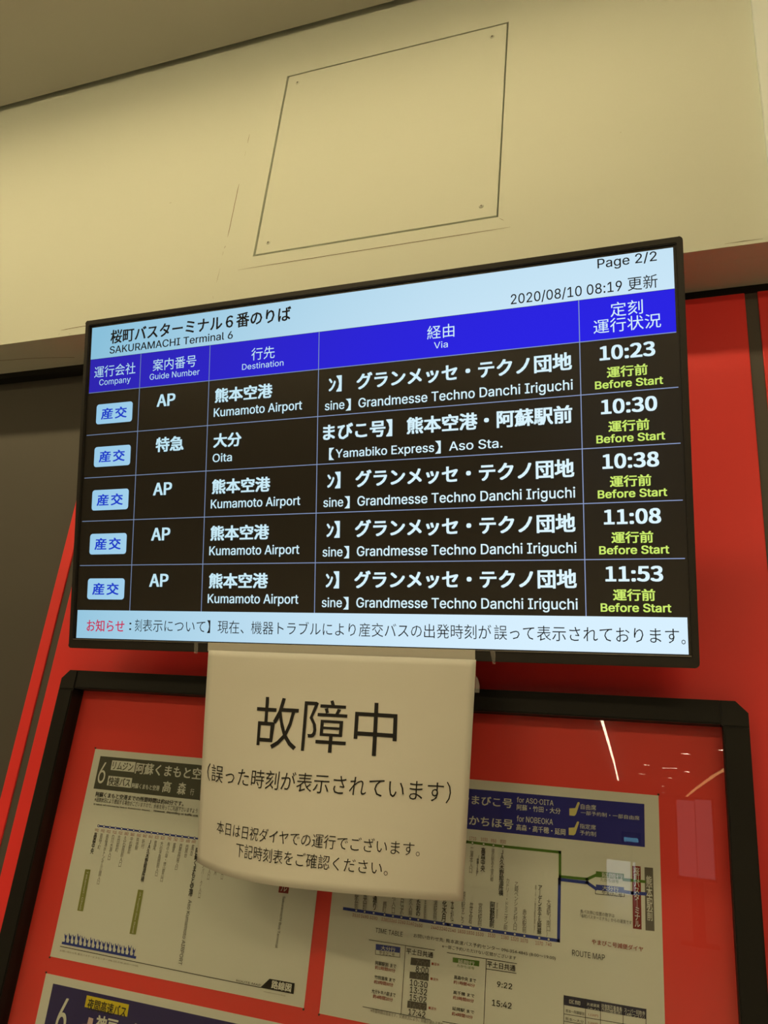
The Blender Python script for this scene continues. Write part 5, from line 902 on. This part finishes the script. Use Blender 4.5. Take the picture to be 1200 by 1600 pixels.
# ================================================================== notice board
FX0, FX1, FZ0, FZ1 = -0.9550, 0.0945, -0.62, 0.1600
FW = 0.0295
FY0, FY1 = 1.056, 1.0848
board = empty('notice_board', ((FX0 + FX1) / 2, YW, FZ0 + E0), 'black framed glazed notice board with red backing under the television', 'notice board')
bo = board.location
def rel(pts): return [(x - bo.x, z + E0 - bo.z) for x, z in pts]
CH = 0.014
def rail(pts, name='frame_rail', mat='frame'):
    bm = bmesh.new()
    prism(bm, rel(pts), FY0 - bo.y, FY1 - bo.y)
    bmesh.ops.bevel(bm, geom=[e for e in bm.edges if abs(e.verts[0].co.y - (FY0 - bo.y)) < 1e-6 and abs(e.verts[1].co.y - (FY0 - bo.y)) < 1e-6], offset=0.0018, segments=2, affect='EDGES')
    return link(name, bm, M[mat], board)
k = 0.032
rail([(FX0 + k, FZ1), (FX1 - k, FZ1), (FX1 - k, FZ1 - FW), (FX0 + k, FZ1 - FW)])
rail([(FX0 + k, FZ0 + FW), (FX1 - k, FZ0 + FW), (FX1 - k, FZ0), (FX0 + k, FZ0)])
rail([(FX0, FZ1 - k), (FX0 + FW, FZ1 - k), (FX0 + FW, FZ0 + k), (FX0, FZ0 + k)])
rail([(FX1 - FW, FZ1 - k), (FX1, FZ1 - k), (FX1, FZ0 + k), (FX1 - FW, FZ0 + k)])
for sx, sz in ((0, 1), (1, 1), (1, 0), (0, 0)):
    X = (lambda d: FX0 + d) if sx == 0 else (lambda d: FX1 - d)
    Z = (lambda d: FZ1 - d) if sz else (lambda d: FZ0 + d)
    e = 0.0003
    rail([(X(0), Z(CH)), (X(CH), Z(0)), (X(k - e), Z(0)), (X(k - e), Z(FW)), (X(FW), Z(FW)), (X(FW), Z(k - e)), (X(0), Z(k - e))], 'corner_cap', 'frame_cap')
bm = bmesh.new()
box(bm, FX0 + FW - .004 - bo.x, FX1 - FW + .004 - bo.x, 1.0842 - bo.y, 1.0847 - bo.y, FZ0 + FW + E0 - bo.z, FZ1 - FW + .0 + E0 - bo.z)
link('backing', bm, M['red_back'], board)
bm = bmesh.new()
box(bm, FX0 + FW - bo.x, FX1 - FW - bo.x, 1.070 - bo.y, 1.073 - bo.y, FZ0 + FW + E0 - bo.z, FZ1 - FW + E0 - bo.z)
link('glass_pane', bm, M['glass'], board)

# sheets behind the glass
YS = 1.0836
SHEETS = {1: ((-0.8760, -0.4587, -0.2585, 0.0392), 'route map poster with olive heading and green bars, upper left in the board'),
          2: ((-0.4362, -0.0125, -0.2608, 0.0428), 'route map and timetable poster with blue heading, right of the olive one'),
          3: ((-0.8765, -0.4610, -0.5780, -0.2806), 'poster with purple heading and yellow badge, under the olive one')}
roots = {}
for n_, ((ax, bx, az, bz), lab) in SHEETS.items():
    o = empty('poster', ((ax + bx) / 2, YS, az + E0), lab, 'poster')
    roots[n_] = o
    bm = bmesh.new()
    box(bm, ax - o.location.x, bx - o.location.x, 0, 0.0004, 0, bz - az)
    link('sheet', bm, M['paper'], o)
    for px_, pz_ in ((ax, az), (bx, az), (ax, bz), (bx, bz)):
        bm = bmesh.new()
        disc(bm, px_ - o.location.x, -0.0010, pz_ + E0 - o.location.z + (-0.0012 if pz_ == az else 0.0012), 0.0013, 0.0010, 'y', 10)
        link('corner_pin', bm, M['hole'], o)
SHEAR = 0.0
LAYER = {1: 0, 2: 0, 3: 0}
def put(po, name, pts, faces, mat, lift):
    o = roots[po]
    L_ = o.location
    return flat(name, [(x - L_.x, -lift, z + E0 - L_.z) for x, z in pts], faces, mat, o) if len(pts[0]) == 2 else flat(name, [(x - L_.x, -lift - l, z + E0 - L_.z) for x, z, l in pts], faces, mat, o)
for it in PRINT:
    po, kind = it[0], it[1]
    if kind == 'h':
        _, _, s, ax, az, bx, bz, col, wt = it
        vv, ff = glyphs(s, wt)
        put(po, 'printed_text', [(ax + a * (bx - ax), az + b * (bz - az), l) for a, b, l in vv], ff, M['ink_' + col], 0.0007)
    elif kind == 'v':
        _, _, s, ax, az, bx, bz, wd, col, wt = it
        vv, ff = glyphs(s, wt, True)
        put(po, 'printed_text', [(bx + (ax - bx) * b + (a - 0.5) * wd, bz + (az - bz) * b, l) for a, b, l in vv], ff, M['ink_' + col], 0.0007)
    elif kind == 'd':
        _, _, s, ax, az, bx, bz, wd, col, wt = it
        vv, ff = glyphs(s, wt)
        put(po, 'printed_text', [(ax + (bx - ax) * a + (b - 0.5) * wd, az + (bz - az) * a, l) for a, b, l in vv], ff, M['ink_' + col], 0.0007)
    elif kind == 'g':
        _, _, name, pts, col = it
        put(po, name, pts, [tuple(range(len(pts)))], M['ink_' + col], 0.0003 if 'band' in name or 'box' in name or 'header' == name[-6:] else 0.0005)
    elif kind == 'l':
        _, _, name, pts, wd, col = it
        v, f = [], []
        for p, q in zip(pts, pts[1:]):
            d = Vector((q[0] - p[0], q[1] - p[1])); ln = d.length; d /= ln
            n_ = Vector((-d.y, d.x)) * wd / 2; e = d * (wd / 2)
            b0 = len(v)
            v += [(p[0] - e.x + n_.x, p[1] - e.y + n_.y), (q[0] + e.x + n_.x, q[1] + e.y + n_.y), (q[0] + e.x - n_.x, q[1] + e.y - n_.y), (p[0] - e.x - n_.x, p[1] - e.y - n_.y)]
            f.append((b0, b0 + 1, b0 + 2, b0 + 3))
        put(po, 'route_line' if wd > 0.002 else 'printed_rule', v, f, M['ink_' + col], 0.0004)
    elif kind == 's':
        _, _, pts, r, col = it
        for x, z in pts:
            ring = [(x + r * math.cos(t), z + r * math.sin(t)) for t in [2 * math.pi * k_ / 14 for k_ in range(14)]]
            core = [(x + .6 * (p[0] - x), z + .6 * (p[1] - z)) for p in ring]
            put(po, 'stop_marker', core, [tuple(range(14))], M['ink_paper'], 0.0006)
            put(po, 'stop_ring', ring + core, [(k_, (k_ + 1) % 14, 14 + (k_ + 1) % 14, 14 + k_) for k_ in range(14)], M['ink_' + col], 0.0006)
